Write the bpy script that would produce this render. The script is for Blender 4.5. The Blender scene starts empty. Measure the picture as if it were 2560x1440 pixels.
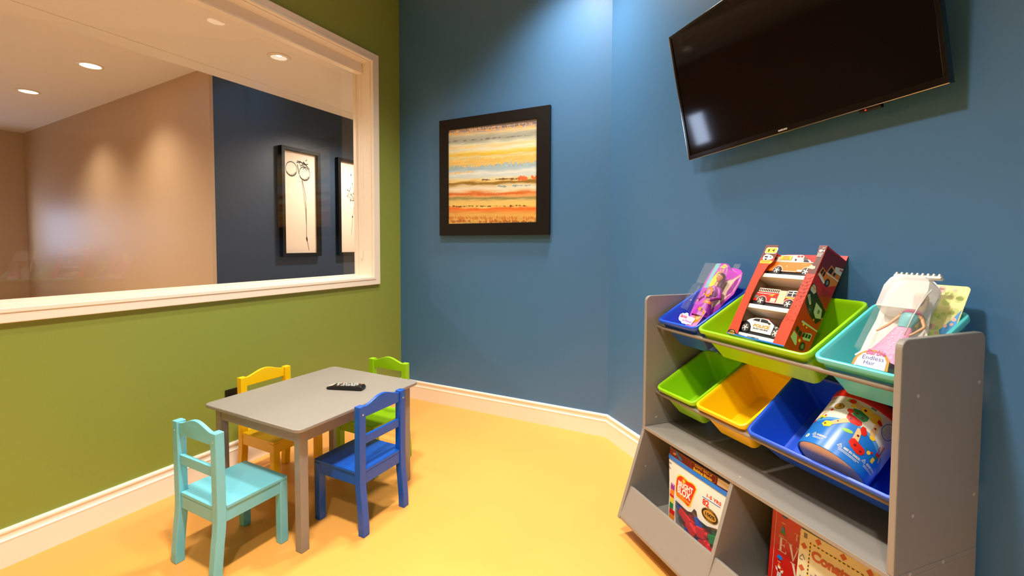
import bpy, bmesh, math, random
from mathutils import Vector, Matrix, geometry
random.seed(7)
S = bpy.context.scene
COL = S.collection
R = math.radians
PI = math.pi

# ------------------------------------------------------------------ materials
def lin(c):
    f = lambda v: v / 12.92 if v <= .04045 else ((v + .055) / 1.055) ** 2.4
    return (f(c[0] / 255), f(c[1] / 255), f(c[2] / 255), 1)

def mat(name, rgb, rough=.5, metal=0., noise=0., nscale=40., bump=0., spec=.5, coat=0., sub=None):
    m = bpy.data.materials.new(name); m.use_nodes = True
    nt = m.node_tree; b = nt.nodes['Principled BSDF']
    b.inputs['Base Color'].default_value = lin(rgb)
    b.inputs['Roughness'].default_value = rough
    b.inputs['Metallic'].default_value = metal
    b.inputs['Specular IOR Level'].default_value = spec
    b.inputs['Coat Weight'].default_value = coat
    if noise or bump:
        tc = nt.nodes.new('ShaderNodeTexCoord'); n = nt.nodes.new('ShaderNodeTexNoise')
        n.inputs['Scale'].default_value = nscale; n.inputs['Detail'].default_value = 3
        nt.links.new(tc.outputs['Object'], n.inputs['Vector'])
        if noise:
            mx = nt.nodes.new('ShaderNodeMix'); mx.data_type = 'RGBA'
            c = lin(rgb)
            mx.inputs[6].default_value = tuple(v * (1 - noise) for v in c[:3]) + (1,)
            mx.inputs[7].default_value = tuple(min(1, v * (1 + noise)) for v in c[:3]) + (1,)
            nt.links.new(n.outputs['Fac'], mx.inputs[0]); nt.links.new(mx.outputs[2], b.inputs['Base Color'])
        if bump:
            bp = nt.nodes.new('ShaderNodeBump'); bp.inputs['Strength'].default_value = bump
            bp.inputs['Distance'].default_value = .002
            nt.links.new(n.outputs['Fac'], bp.inputs['Height']); nt.links.new(bp.outputs['Normal'], b.inputs['Normal'])
    return m

def emit(name, rgb, strength):
    m = bpy.data.materials.new(name); m.use_nodes = True
    b = m.node_tree.nodes['Principled BSDF']
    b.inputs['Base Color'].default_value = (0, 0, 0, 1)
    b.inputs['Emission Color'].default_value = lin(rgb); b.inputs['Emission Strength'].default_value = strength
    return m

def glassy(name, ior=1.5, tint=(255, 255, 255), haze=0., rough=0.):
    """thin clear sheet: lets light straight through, mirrors by Fresnel"""
    m = bpy.data.materials.new(name); m.use_nodes = True
    nt = m.node_tree; nt.nodes.clear()
    out = nt.nodes.new('ShaderNodeOutputMaterial'); mx = nt.nodes.new('ShaderNodeMixShader')
    tr = nt.nodes.new('ShaderNodeBsdfTransparent'); gl = nt.nodes.new('ShaderNodeBsdfGlossy'); fr = nt.nodes.new('ShaderNodeFresnel')
    tr.inputs['Color'].default_value = lin(tint); gl.inputs['Roughness'].default_value = rough
    ge = nt.nodes.new('ShaderNodeNewGeometry'); mp = nt.nodes.new('ShaderNodeMapRange')     # same reflectance from either side of the sheet
    mp.inputs['To Min'].default_value = ior; mp.inputs['To Max'].default_value = 1 / ior
    nt.links.new(ge.outputs['Backfacing'], mp.inputs['Value']); nt.links.new(mp.outputs[0], fr.inputs['IOR'])
    nt.links.new(fr.outputs[0], mx.inputs[0]); nt.links.new(gl.outputs[0], mx.inputs[2])
    src = tr
    if haze:
        df = nt.nodes.new('ShaderNodeBsdfDiffuse'); df.inputs['Color'].default_value = (.9, .9, .9, 1)
        m2 = nt.nodes.new('ShaderNodeMixShader'); m2.inputs[0].default_value = haze
        nt.links.new(tr.outputs[0], m2.inputs[1]); nt.links.new(df.outputs[0], m2.inputs[2]); src = m2
    nt.links.new(src.outputs[0], mx.inputs[1]); nt.links.new(mx.outputs[0], out.inputs[0])
    return m

M = {}
M['green_paint'] = mat('green_paint', (138, 150, 62), .42, noise=.02, nscale=60, bump=.04)
M['blue_paint'] = mat('blue_paint', (68, 114, 156), .38, noise=.02, nscale=60, bump=.04)
M['blue_dark_paint'] = mat('blue_corridor_paint', (50, 65, 86), .4, noise=.02, nscale=60)
M['tan_paint'] = mat('tan_paint', (200, 172, 140), .5, noise=.02)
M['ceil'] = mat('ceiling_paint', (240, 230, 216), .7)
M['floor'] = mat('floor_vinyl', (243, 168, 80), .34, noise=.03, nscale=3, bump=.02)
M['carpet'] = mat('corridor_carpet', (196, 176, 150), .9, noise=.1, nscale=200)
M['trim'] = mat('trim_gloss_paint', (246, 234, 214), .32)
M['shade'] = mat('shade_fabric', (226, 208, 182), .8, noise=.02, nscale=300)
M['grey'] = mat('grey_laminate', (142, 135, 125), .38, noise=.02, nscale=12)
M['grey_edge'] = mat('grey_edge', (150, 136, 120), .45)
M['teal'] = mat('teal_paint', (116, 196, 208), .33)
M['blue'] = mat('blue_lacquer', (18, 84, 182), .3)
M['yellow'] = mat('yellow_lacquer', (252, 200, 12), .33)
M['lime'] = mat('lime_lacquer', (146, 200, 10), .33)
M['p_blue'] = mat('blue_plastic', (28, 82, 212), .28)
M['p_lime'] = mat('lime_plastic', (150, 212, 14), .28)
M['p_teal'] = mat('teal_plastic', (92, 206, 208), .28)
M['p_yellow'] = mat('yellow_plastic', (255, 206, 8), .28)
M['black'] = mat('black_plastic', (16, 14, 14), .35)
M['frame_black'] = mat('frame_black', (14, 11, 9), .45, spec=.3)
M['screen'] = mat('screen_black', (5, 4, 4), .06, spec=.35)
M['chrome'] = mat('chrome', (210, 210, 205), .12, metal=1)
M['hub'] = mat('silver_hub', (236, 234, 228), .3, metal=.5)
M['steel'] = mat('steel_screw', (206, 200, 190), .35, metal=.4)
M['white'] = mat('white_print', (230, 224, 212), .5)
M['cream'] = mat('cream_card', (226, 208, 178), .6)
M['red'] = mat('red_print', (214, 36, 22), .35)
M['redside'] = mat('red_side_print', (200, 34, 20), .38)
M['redbox'] = mat('red_box_print', (236, 66, 36), .38)
M['darkred'] = mat('dark_red_print', (120, 18, 16), .35)
M['brownprint'] = mat('brown_print', (104, 52, 34), .4)
M['ink'] = mat('black_ink', (18, 18, 22), .45)
M['glass'] = glassy('pane_glass', 1.58)
M['dome'] = glassy('dome_glare_plastic', 1.45, haze=.5, rough=.1)  # white haze stands in for lamp glare on clear plastic
M['clear'] = glassy('clear_plastic', 1.45, haze=.05, rough=.06)
M['led'] = emit('red_led', (255, 30, 20), 6)
M['skin'] = mat('doll_skin', (226, 166, 120), .4)
M['purple'] = mat('purple_fabric', (150, 44, 150), .4)
M['magenta'] = mat('magenta_print', (190, 70, 190), .35)
M['orange'] = mat('orange_print', (240, 130, 30), .4)
M['ylw'] = mat('yellow_print', (250, 205, 50), .4)
M['pink'] = mat('pink_fabric', (236, 130, 176), .5)
M['aqua'] = mat('aqua_print', (120, 190, 196), .4)
M['greenp'] = mat('green_print', (44, 130, 66), .4)
M['bluep'] = mat('blue_print', (28, 116, 208), .3)
M['skyblue'] = mat('sky_blue_print', (90, 160, 220), .35)
M['wood'] = mat('wood_print', (226, 184, 130), .45)
M['gold'] = mat('gold_print', (190, 140, 50), .35)
M['greyp'] = mat('grey_print', (120, 116, 112), .5)
M['tyre'] = mat('tyre_rubber', (22, 22, 24), .6)
M['kraft'] = mat('kraft_card', (170, 148, 122), .7)
M['hairbrown'] = mat('doll_hair_brown', (92, 40, 70), .4)
M['blonde'] = mat('doll_hair_blonde', (238, 206, 140), .4)
M['bookred'] = mat('book_red', (198, 30, 20), .3)
M['bookcream'] = mat('book_cream', (222, 210, 166), .4)
M['terracotta'] = mat('terracotta_print', (196, 92, 48), .5)
M['pages'] = mat('paper_pages', (236, 228, 208), .8)
M['palegreen'] = mat('pale_green_print', (196, 196, 172), .4)

# ------------------------------------------------------------------ mesh helpers
class MB:
    def __init__(s): s.v = []; s.f = []
    def add(s, vs, fs):
        o = len(s.v); s.v += [tuple(v) for v in vs]; s.f += [tuple(i + o for i in f) for f in fs]; return s
    def box(s, x0, x1, y0, y1, z0, z1):
        return s.add([(x0, y0, z0), (x1, y0, z0), (x1, y1, z0), (x0, y1, z0), (x0, y0, z1), (x1, y0, z1), (x1, y1, z1), (x0, y1, z1)],
                     [(0, 3, 2, 1), (4, 5, 6, 7), (0, 1, 5, 4), (1, 2, 6, 5), (2, 3, 7, 6), (3, 0, 4, 7)])
    def prism(s, pts, lo, hi, ax='z'):
        n = len(pts)
        def P(a, b, h): return {'z': (a, b, h), 'x': (h, a, b), 'y': (a, h, b)}[ax]
        vs = [P(a, b, lo) for a, b in pts] + [P(a, b, hi) for a, b in pts]
        fs = [tuple(range(n - 1, -1, -1)), tuple(range(n, 2 * n))] + [(i, (i + 1) % n, n + (i + 1) % n, n + i) for i in range(n)]
        return s.add(vs, fs)
    def loft(s, loops, cap0=True, cap1=True, closed=True):
        n = len(loops[0]); o = len(s.v)
        vs = [p for l in loops for p in l]; fs = []
        for k in range(len(loops) - 1):
            for i in range(n if closed else n - 1):
                j = (i + 1) % n; fs.append((k * n + i, k * n + j, (k + 1) * n + j, (k + 1) * n + i))
        if cap0: fs.append(tuple(range(n - 1, -1, -1)))
        if cap1: fs.append(tuple((len(loops) - 1) * n + i for i in range(n)))
        return s.add(vs, fs)
    def tube(s, pts, r, n=10, cap=True):
        pts = [Vector(p) for p in pts]; loops = []
        rr = r if isinstance(r, (list, tuple)) else [r] * len(pts)
        up = Vector((.13, .27, .95))
        for i, p in enumerate(pts):
            d = (pts[min(i + 1, len(pts) - 1)] - pts[max(i - 1, 0)]).normalized()
            a = d.cross(up)
            if a.length < 1e-3: a = d.cross(Vector((1, 0, 0)))
            a.normalize(); b = d.cross(a)
            loops.append([p + (a * math.cos(t) + b * math.sin(t)) * rr[i] for t in [2 * PI * k / n for k in range(n)]])
        return s.loft(loops, cap, cap)
    def lathe(s, prof, n=32, M4=None):
        loops = [[(r * math.cos(2 * PI * k / n), r * math.sin(2 * PI * k / n), z) for k in range(n)] for r, z in prof]
        if M4: loops = [[tuple(M4 @ Vector(p)) for p in l] for l in loops]
        return s.loft(loops)
    def build(s, name, m, parent=None, bevel=0., smooth=False, seg=2, angle=35):
        me = bpy.data.meshes.new(name); me.from_pydata(s.v, [], s.f)
        bm = bmesh.new(); bm.from_mesh(me)
        bmesh.ops.remove_doubles(bm, verts=bm.verts, dist=1e-6)
        bmesh.ops.recalc_face_normals(bm, faces=bm.faces); bm.to_mesh(me); bm.free()
        me.materials.append(m)
        o = bpy.data.objects.new(name, me); COL.objects.link(o)
        if parent: o.parent = parent
        if smooth:
            for p in me.polygons: p.use_smooth = True
        if bevel:
            b = o.modifiers.new('bevel', 'BEVEL'); b.width = bevel; b.segments = seg; b.limit_method = 'ANGLE'; b.angle_limit = R(angle)
        return o

def rrect(x0, x1, y0, y1, r, n=6):
    out = []
    for cx, cy, a0 in ((x1 - r, y1 - r, 0), (x0 + r, y1 - r, 90), (x0 + r, y0 + r, 180), (x1 - r, y0 + r, 270)):
        out += [(cx + r * math.cos(R(a0 + 90 * k / n)), cy + r * math.sin(R(a0 + 90 * k / n))) for k in range(n + 1)]
    return out

def smooth_by_angle(o, deg=40):
    for p in o.data.polygons: p.use_smooth = True
    bm = bmesh.new(); bm.from_mesh(o.data)
    for e in bm.edges:
        e.smooth = not (len(e.link_faces) == 2 and e.calc_face_angle() > R(deg))
    bm.to_mesh(o.data); bm.free(); return o

def thing(name, label, cat, mtx=None, group=None):
    o = bpy.data.objects.new(name, None); COL.objects.link(o); o.empty_display_size = .05
    if mtx is not None: o.matrix_world = mtx
    o['label'] = label; o['category'] = cat
    if group: o['group'] = group
    return o

def tag(o, label, cat, group=None):
    o['label'] = label; o['category'] = cat
    if group: o['group'] = group
    return o

def struct(o):
    o['kind'] = 'structure'; return o

class Dec:
    """flat printed shapes, laid on a surface by a mapping (a, b, height) -> local point"""
    def __init__(s): s.v = []; s.f = []
    def poly(s, pts):
        o = len(s.v); s.v += [tuple(p) for p in pts]
        for t in geometry.tessellate_polygon([[Vector((p[0], p[1], 0)) for p in pts]]):
            s.f.append(tuple(i + o for i in t))
        return s
    def rect(s, x0, x1, y0, y1): return s.poly([(x0, y0), (x1, y0), (x1, y1), (x0, y1)])
    def rrect(s, x0, x1, y0, y1, r): return s.poly(rrect(x0, x1, y0, y1, r, 4))
    def ell(s, cx, cy, rx, ry=None, rot=0, n=20):
        ry = ry or rx; c, t = math.cos(R(rot)), math.sin(R(rot))
        return s.poly([(cx + rx * math.cos(2 * PI * k / n) * c - ry * math.sin(2 * PI * k / n) * t,
                        cy + rx * math.cos(2 * PI * k / n) * t + ry * math.sin(2 * PI * k / n) * c) for k in range(n)])
    def line(s, pts, w):
        for (a, b), (c, d) in zip(pts, pts[1:]):
            l = math.hypot(c - a, d - b) or 1; nx, ny = -(d - b) / l * w / 2, (c - a) / l * w / 2
            s.poly([(a + nx, b + ny), (a - nx, b - ny), (c - nx, d - ny), (c + nx, d + ny)])
        return s
    def ring(s, cx, cy, rx, ry, w, rot=0, n=24, a0=0, a1=360):
        c, t = math.cos(R(rot)), math.sin(R(rot)); P = []
        for k in range(n + 1):
            q = R(a0 + (a1 - a0) * k / n); x, y = rx * math.cos(q), ry * math.sin(q)
            P.append((cx + x * c - y * t, cy + x * t + y * c))
        return s.line(P, w)
    def text(s, txt, cx, cy, size, rot=0, bold=0., shear=0., width=None, align='CENTER', space=1.):
        cu = bpy.data.curves.new('t', 'FONT'); cu.body = txt; cu.size = size; cu.offset = bold; cu.shear = shear
        cu.align_x = align; cu.align_y = 'CENTER'; cu.space_character = space; cu.resolution_u = 3
        ob = bpy.data.objects.new('t', cu); COL.objects.link(ob)
        me = bpy.data.meshes.new_from_object(ob)
        sx = 1
        if width and len(me.vertices):
            w = max(v.co.x for v in me.vertices) - min(v.co.x for v in me.vertices); sx = width / w
        c, t = math.cos(R(rot)), math.sin(R(rot)); o = len(s.v)
        for v in me.vertices:
            x, y = v.co.x * sx, v.co.y; s.v.append((cx + x * c - y * t, cy + x * t + y * c))
        for p in me.polygons: s.f.append(tuple(i + o for i in p.vertices))
        bpy.data.objects.remove(ob); bpy.data.meshes.remove(me); bpy.data.curves.remove(cu)
        return s
    def build(s, name, m, parent, fn, h=.0004, step=None):
        me = bpy.data.meshes.new(name); me.from_pydata([(a, b, 0) for a, b in s.v], [], s.f)
        bm = bmesh.new(); bm.from_mesh(me)
        if step:
            for ax in (0, 1):
                if not bm.verts: break
                lo = min(v.co[ax] for v in bm.verts); hi = max(v.co[ax] for v in bm.verts)
                k = math.floor(lo / step) + 1
                while k * step < hi:
                    co = [0, 0, 0]; no = [0, 0, 0]; co[ax] = k * step; no[ax] = 1
                    bmesh.ops.bisect_plane(bm, geom=bm.verts[:] + bm.edges[:] + bm.faces[:], plane_co=co, plane_no=no); k += 1
        for v in bm.verts: v.co = Vector(fn(v.co.x, v.co.y, h))
        bm.to_mesh(me); bm.free(); me.materials.append(m)
        o = bpy.data.objects.new(name, me); COL.objects.link(o); o.parent = parent
        return o

flat = lambda a, b, h: (a, -h, b)

def skin(name, joints, edges, m, parent, lev=2):
    me = bpy.data.meshes.new(name); me.from_pydata([j[:3] for j in joints], edges, [])
    o = bpy.data.objects.new(name, me); COL.objects.link(o)
    o.modifiers.new('skin', 'SKIN')
    sv = me.skin_vertices[0].data
    for i, j in enumerate(joints): sv[i].radius = (j[3], j[4] if len(j) > 4 else j[3])
    sv[0].use_root = True
    ss = o.modifiers.new('s', 'SUBSURF'); ss.levels = ss.render_levels = lev
    bpy.context.view_layer.update()
    dg = bpy.context.evaluated_depsgraph_get()
    nm = bpy.data.meshes.new_from_object(o.evaluated_get(dg))
    bpy.data.objects.remove(o)
    nm.name = name; nm.materials.clear(); nm.materials.append(m)
    for p in nm.polygons: p.use_smooth = True
    o = bpy.data.objects.new(name, nm); COL.objects.link(o); o.parent = parent
    return o

# ------------------------------------------------------------------ layout numbers (metres)
H = 3.0                              # playroom ceiling height
HL = 2.6                             # lobby ceiling height
WX = 1.5894                          # back wall runs x = 0 .. WX at y = 0, then the wall turns
A = R(42.5123)                       # turn of the diagonal wall
rd = Vector((math.cos(A), -math.sin(A), 0)); rn = Vector((-math.sin(A), -math.cos(A), 0))
ORG = Vector((WX, 0, 0)) + rd * .801 # foot of the organizer's left side on the wall
RZ = Matrix.Rotation(-A, 4, 'Z')
def at(u, n, z, tilt=0., yaw=0., roll=0.):
    """frame whose x runs along the diagonal wall, y into it, z up; tilt leans the top back"""
    p = ORG + rd * u + rn * n + Vector((0, 0, z))
    return Matrix.Translation(p) @ RZ @ Matrix.Rotation(yaw, 4, 'Z') @ Matrix.Rotation(-tilt, 4, 'X') @ Matrix.Rotation(roll, 4, 'Y')
DL = 2.06
PX = Vector((WX, 0, 0)) + rd * DL    # end of the diagonal wall
YB = -4.3

# ------------------------------------------------------------------ room shell
mb = MB(); mb.box(-.08, PX.x + .1, YB - .1, .15, -.1, 0); struct(mb.build('floor', M['floor']))
mb = MB(); mb.box(-7, -.08, -4.5, 3.2, -.1, 0); struct(mb.build('floor_corridor', M['carpet']))
mb = MB(); mb.box(-.20, PX.x + .2, -4.6, .2, H, H + .1); struct(mb.build('ceiling', M['ceil']))
mb = MB(); mb.box(-7, -.16, -4.6, 3.2, HL, HL + .1); struct(mb.build('ceiling_lobby', M['ceil']))
mb = MB(); mb.box(-1.26, -.16, -4.45, 3.1, 2.40, HL); struct(mb.build('ceiling_corridor', M['ceil'], bevel=.004))
mb = MB(); mb.box(-1.262, -1.097, -4.45, 3.1, 2.3965, 2.3999); struct(mb.build('trim_1', M['ceil'], bevel=.002))
# green wall with the window opening
wy0, wy1, wz0, wz1 = -2.4, -.2900, .9128, 2.3906
mb = MB()
mb.box(-.08, 0, YB - .1, wy0, 0, H); mb.box(-.08, 0, wy1, .1, 0, H)
mb.box(-.08, 0, wy0, wy1, 0, wz0); mb.box(-.08, 0, wy0, wy1, wz1, H)
struct(mb.build('wall_left', M['green_paint']))
mb = MB()
mb.box(-.16, -.0805, -4.45, wy0, 0, HL); mb.box(-.16, -.0805, wy1, 3.2, 0, HL)
mb.box(-.16, -.0805, wy0, wy1, 0, wz0); mb.box(-.16, -.0805, wy0, wy1, wz1, HL)
struct(mb.build('wall_partition', M['tan_paint']))
mb = MB(); mb.box(0, WX + .2, 0, .12, 0, H)
struct(mb.build('wall_back', M['blue_paint']))
mb = MB(); e = .12
q = Vector((WX, 0, 0)); n_ = -rn
mb.prism([(q.x, q.y), (PX.x, PX.y), (PX.x + n_.x * e + .1, PX.y + n_.y * e), (q.x + n_.x * e, q.y + n_.y * e)], 0, H)
struct(mb.build('wall_right', M['blue_paint']))
mb = MB(); mb.box(PX.x, PX.x + .12, YB - .1, PX.y + .05, 0, H); struct(mb.build('wall_side', M['blue_paint']))
mb = MB(); mb.box(0, PX.x + .12, YB - .12, YB, 0, H); struct(mb.build('wall_rear', M['green_paint']))

# baseboards: one moulded profile swept along each wall, mitred at the corners
PROF = [(0, 0), (.016, 0), (.016, .090), (.0172, .093), (.0172, .0965), (.0135, .0995), (.0112, .106), (.0105, .114), (.0125, .1195),
        (.0145, .122), (.0150, .1265), (.0135, .1315), (.009, .1349), (0, .1349)]
def baseboard(name, a, b, prev=None, nxt=None):
    a, b = Vector(a), Vector(b); d = (b - a).normalized(); n = Vector((d.y, -d.x))
    def mit(p, o, end):
        if o is None: return lambda t: p + n * t
        o = Vector(o); d2 = ((p - o) if not end else (o - p)).normalized(); n2 = Vector((d2.y, -d2.x))
        m = (n + n2); m = m / (m.dot(n)); return lambda t: p + m * t
    fa, fb = mit(a, prev, False), mit(b, nxt, True)
    mb = MB(); mb.loft([[(*fa(t), z) for t, z in PROF], [(*fb(t), z) for t, z in PROF]])
    return struct(mb.build(name, M['trim']))
pts = [(0, YB), (0, 0), (WX, 0), (PX.x, PX.y), (PX.x, YB)]
baseboard('baseboard_left', pts[0], pts[1], None, pts[2]); baseboard('baseboard_back', pts[1], pts[2], pts[0], pts[3])
baseboard('baseboard_right', pts[2], pts[3], pts[1], pts[4]); baseboard('baseboard_side', pts[3], pts[4], pts[2], None)

# corridor and lobby seen through the glass
BX = -1.6625; BY = -.4168
mb = MB(); mb.box(BX - .15, BX, BY + .03, 3.2, 0, HL); struct(mb.build('wall_corridor', M['blue_dark_paint']))
mb = MB(); mb.prism([(BX, BY), (-6.4, -.200), (-6.4, -.05), (BX, BY + .0298)], 0, HL); struct(mb.build('wall_lobby', M['tan_paint']))
mb = MB(); mb.box(BX - .1, 0, 3.1, 3.2, 0, HL); struct(mb.build('wall_end', M['tan_paint']))
mb = MB(); mb.box(-7, .1, -4.6, -4.45, 0, HL); struct(mb.build('wall_front', M['tan_paint']))
# lobby far wall with a daylit window
mb = MB(); X0 = -6.3; gy0, gy1, gz0, gz1 = -.90, -.60, .97, 1.63
mb.box(X0 - .15, X0, -4.6, gy0, 0, HL); mb.box(X0 - .15, X0, gy1, 0, 0, HL)
mb.box(X0 - .15, X0, gy0, gy1, 0, gz0); mb.box(X0 - .15, X0, gy0, gy1, gz1, HL)
struct(mb.build('wall_far', M['tan_paint']))
w2 = thing('window_2', '', ''); del w2['label']; del w2['category']; struct(w2); w2.location = (X0, gy0, gz0)
mb = MB(); t = .02
for b in ((0, t, 0, gz1 - gz0), (gy1 - gy0 - t, gy1 - gy0, 0, gz1 - gz0), (t, gy1 - gy0 - t, 0, t), (t, gy1 - gy0 - t, gz1 - gz0 - t, gz1 - gz0)):
    mb.box(-.1, .02, b[0], b[1], b[2], b[3])
mb.build('window_frame', M['trim'], w2)
mb = MB(); mb.box(-.09, -.08, t, gy1 - gy0 - t, t, gz1 - gz0 - t); mb.build('pane', emit('daylight_sky', (205, 222, 255), 16), w2)

# ------------------------------------------------------------------ interior window
w1 = thing('window_1', '', ''); del w1['label']; del w1['category']; struct(w1); w1.location = (0, wy1, wz0)
def frame_loop(yo0, yo1, zo0, zo1, yi0, yi1, zi0, zi1, x0, x1):
    mb = MB()
    O_ = [(yo0, zo0), (yo1, zo0), (yo1, zo1), (yo0, zo1)]; I_ = [(yi0, zi0), (yi1, zi0), (yi1, zi1), (yi0, zi1)]
    for k in range(4):
        j = (k + 1) % 4
        mb.prism([O_[k], O_[j], I_[j], I_[k]], x0, x1, 'x')
    return mb
sh_y, sh_z = -wy1, -wz0
def W1(mb):
    mb.v = [(x, y - wy1, z - wz0) for x, y, z in mb.v]; return mb
W1(frame_loop(-2.46, -.2306, .8643, 2.4425, wy0, -.288, wz0, wz1, .0, .020)).build('casing', M['trim'], w1, bevel=.003)
W1(frame_loop(wy0 - .012, -.276, wz0 - .012, wz1 + .012, wy0 + .004, -.2925, wz0 + .004, wz1 - .004, .0, .024)).build('casing_bead', M['trim'], w1, bevel=.002)
W1(frame_loop(wy0, wy1 + .002, wz0 - .002, wz1 + .002, wy0 + .008, -.2985, wz0 + .010, wz1 - .008, -.158, 0)).build('jamb', M['trim'], w1, bevel=.001)
W1(frame_loop(wy0 + .006, -.2965, wz0 + .006, wz1 - .006, wy0 + .018, -.3085, wz0 + .022, wz1 - .02, -.140, -.122)).build('glazing_bead', M['trim'], w1, bevel=.002)
mb = MB(); mb.add([(-.1255, wy0 + .01, wz0 + .015), (-.1255, -.302, wz0 + .015), (-.1255, -.302, wz1 - .01), (-.1255, wy0 + .01, wz1 - .01)], [(0, 1, 2, 3)])
W1(mb).build('pane', M['glass'], w1)

# roller blind rolled up inside the reveal, with its bead chain
rb = thing('roller_blind', 'cream roller blind rolled up in its headbox under the window head', 'blind', Matrix.Translation((-.065, -1.35, 2.35)))
mb = MB(); mb.prism([(0, -.034), (0, .034), (-.004, .0385), (-.046, .0385), (-.05, .034), (-.05, -.034), (-.046, -.037), (-.004, -.037)], -1.035, 1.045, 'y')
mb.v = [(v[0], v[1], v[2]) for v in mb.v]
mb2 = MB(); prof = [(0, -.034), (0, .034), (-.004, .0385), (-.046, .0385), (-.05, .034), (-.05, -.034), (-.046, -.037), (-.004, -.037)]
mb2.loft([[(x, -1.035, z) for x, z in prof], [(x, 1.0505, z) for x, z in prof]]); mb2.build('headbox', M['trim'], rb, bevel=.001)
mb = MB()
cy = 1.0455
for k in range(90):
    z = -.03 - k * .0142
    mb.tube([(-.012, cy + .001 * math.sin(k * .1), z), (-.012, cy + .001 * math.sin(k * .1 + .1), z - .0142)], .0009, 6)
    if k % 2 == 0: mb.lathe([(0, -.0016), (.0016, 0), (0, .0016)], 6, Matrix.Translation((-.012, cy, z)))
for k in range(88):
    z = -.03 - k * .0142
    mb.tube([(-.036, cy, z), (-.036 + (.006 if k > 80 else 0), cy, z - .0142)], .0009, 6)
mb.tube([(-.012, cy, -1.3), (-.016, cy, -1.315), (-.026, cy, -1.318), (-.033, cy, -1.305), (-.031, cy, -1.28)], .0011, 6)
mb.build('bead_chain', M['trim'], rb)
mb = MB(); mb.box(-.030, -.010, cy - .001, cy + .004, -1.305, -1.25); mb.build('chain_holder', M['trim'], rb, bevel=.001)

LP = [230, 420, 370, 60, 95, 170, 340, 170]
# ------------------------------------------------------------------ ceiling lights
def downlight(name, x, y, power, label, z=None, ang=120, blend=1., size=.11, col=(1, .96, .90), lens=6, aim=None, r=.065, bulb=False):
    t = thing(name, label, 'light', Matrix.Translation((x, y, z or H)), None)
    mb = MB(); mb.lathe([(r, -.001), (r + .02, -.001), (r + .021, -.004), (r + .004, -.008), (r, -.004)], 32)
    mb = MB(); n = 32
    loops = [[(q * math.cos(2 * PI * k / n), q * math.sin(2 * PI * k / n), z) for k in range(n)] for q, z in ((r, -.002), (r + .022, -.0015), (r + .021, -.005), (r + .003, -.009), (r, -.002))]
    mb.loft(loops, False, False); mb.build('trim_ring', M['trim'], t, smooth=True)
    mb = MB(); mb.lathe([(0, -.0045), (r, -.0045), (r, -.0015), (0, -.0015)], 32)
    mb.build('lens', emit('lamp_glow_' + name, (255, 226, 190), lens), t)
    if bulb:
        mb = MB(); mb.lathe([(0, -.0052), (.016, -.0052), (.016, -.0046), (0, -.0046)], 20, Matrix.Translation((.026, -.018, 0)))
        mb.build('bulb', emit('bulb_glow', (255, 236, 205), 9), t)
    if power:
        l = bpy.data.lights.new('lamp', 'SPOT'); l.energy = power; l.color = col; l.spot_size = R(ang); l.spot_blend = blend; l.shadow_soft_size = size
        o = bpy.data.objects.new('lamp', l); COL.objects.link(o); o.parent = t; o.location = (0, 0, -.02)
        if aim: o.rotation_euler = aim
    return t
downlight('ceiling_light', 1.42, -.34, LP[0], 'recessed downlight in the playroom ceiling near the corner of the two blue walls', size=.16)
downlight('ceiling_light', 1.60, -2.05, LP[1], 'recessed downlight in the middle of the playroom ceiling')
downlight('ceiling_light', 2.45, -3.4, LP[2], 'recessed downlight in the playroom ceiling near the rear wall')
downlight('ceiling_light', .85, -1.05, LP[7], 'added fill downlight in the playroom ceiling above the small grey table')  # unseen lamp, added to brighten the back wall and painting
downlight('ceiling_light', -.514, -.605, LP[3], 'small recessed downlight in the low corridor ceiling just behind the window glass', z=2.3999, ang=120, lens=.9, r=.05, bulb=True)
downlight('ceiling_light', -2.503, -.8725, LP[4], 'glowing round downlight in the lobby ceiling, seen through the window at the far left', z=HL, lens=18, col=(1, .84, .62))
downlight('ceiling_light', -3.86, -.85, LP[4], 'recessed lobby downlight farther along the tan wall', z=HL, col=(1, .84, .62))
downlight('ceiling_light', -.85, .95, LP[5], 'recessed corridor downlight beside the two flower drawings', ang=165, blend=.6, z=2.3999, r=.045, col=(1, .90, .76))
downlight('ceiling_light', -2.2, -2.9, LP[6], 'added lobby fill light near the front end of the window', z=HL, ang=165, blend=.7, lens=6, col=(1, .84, .62))  # unseen fill lamp, added to even out the light on the tan wall

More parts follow.
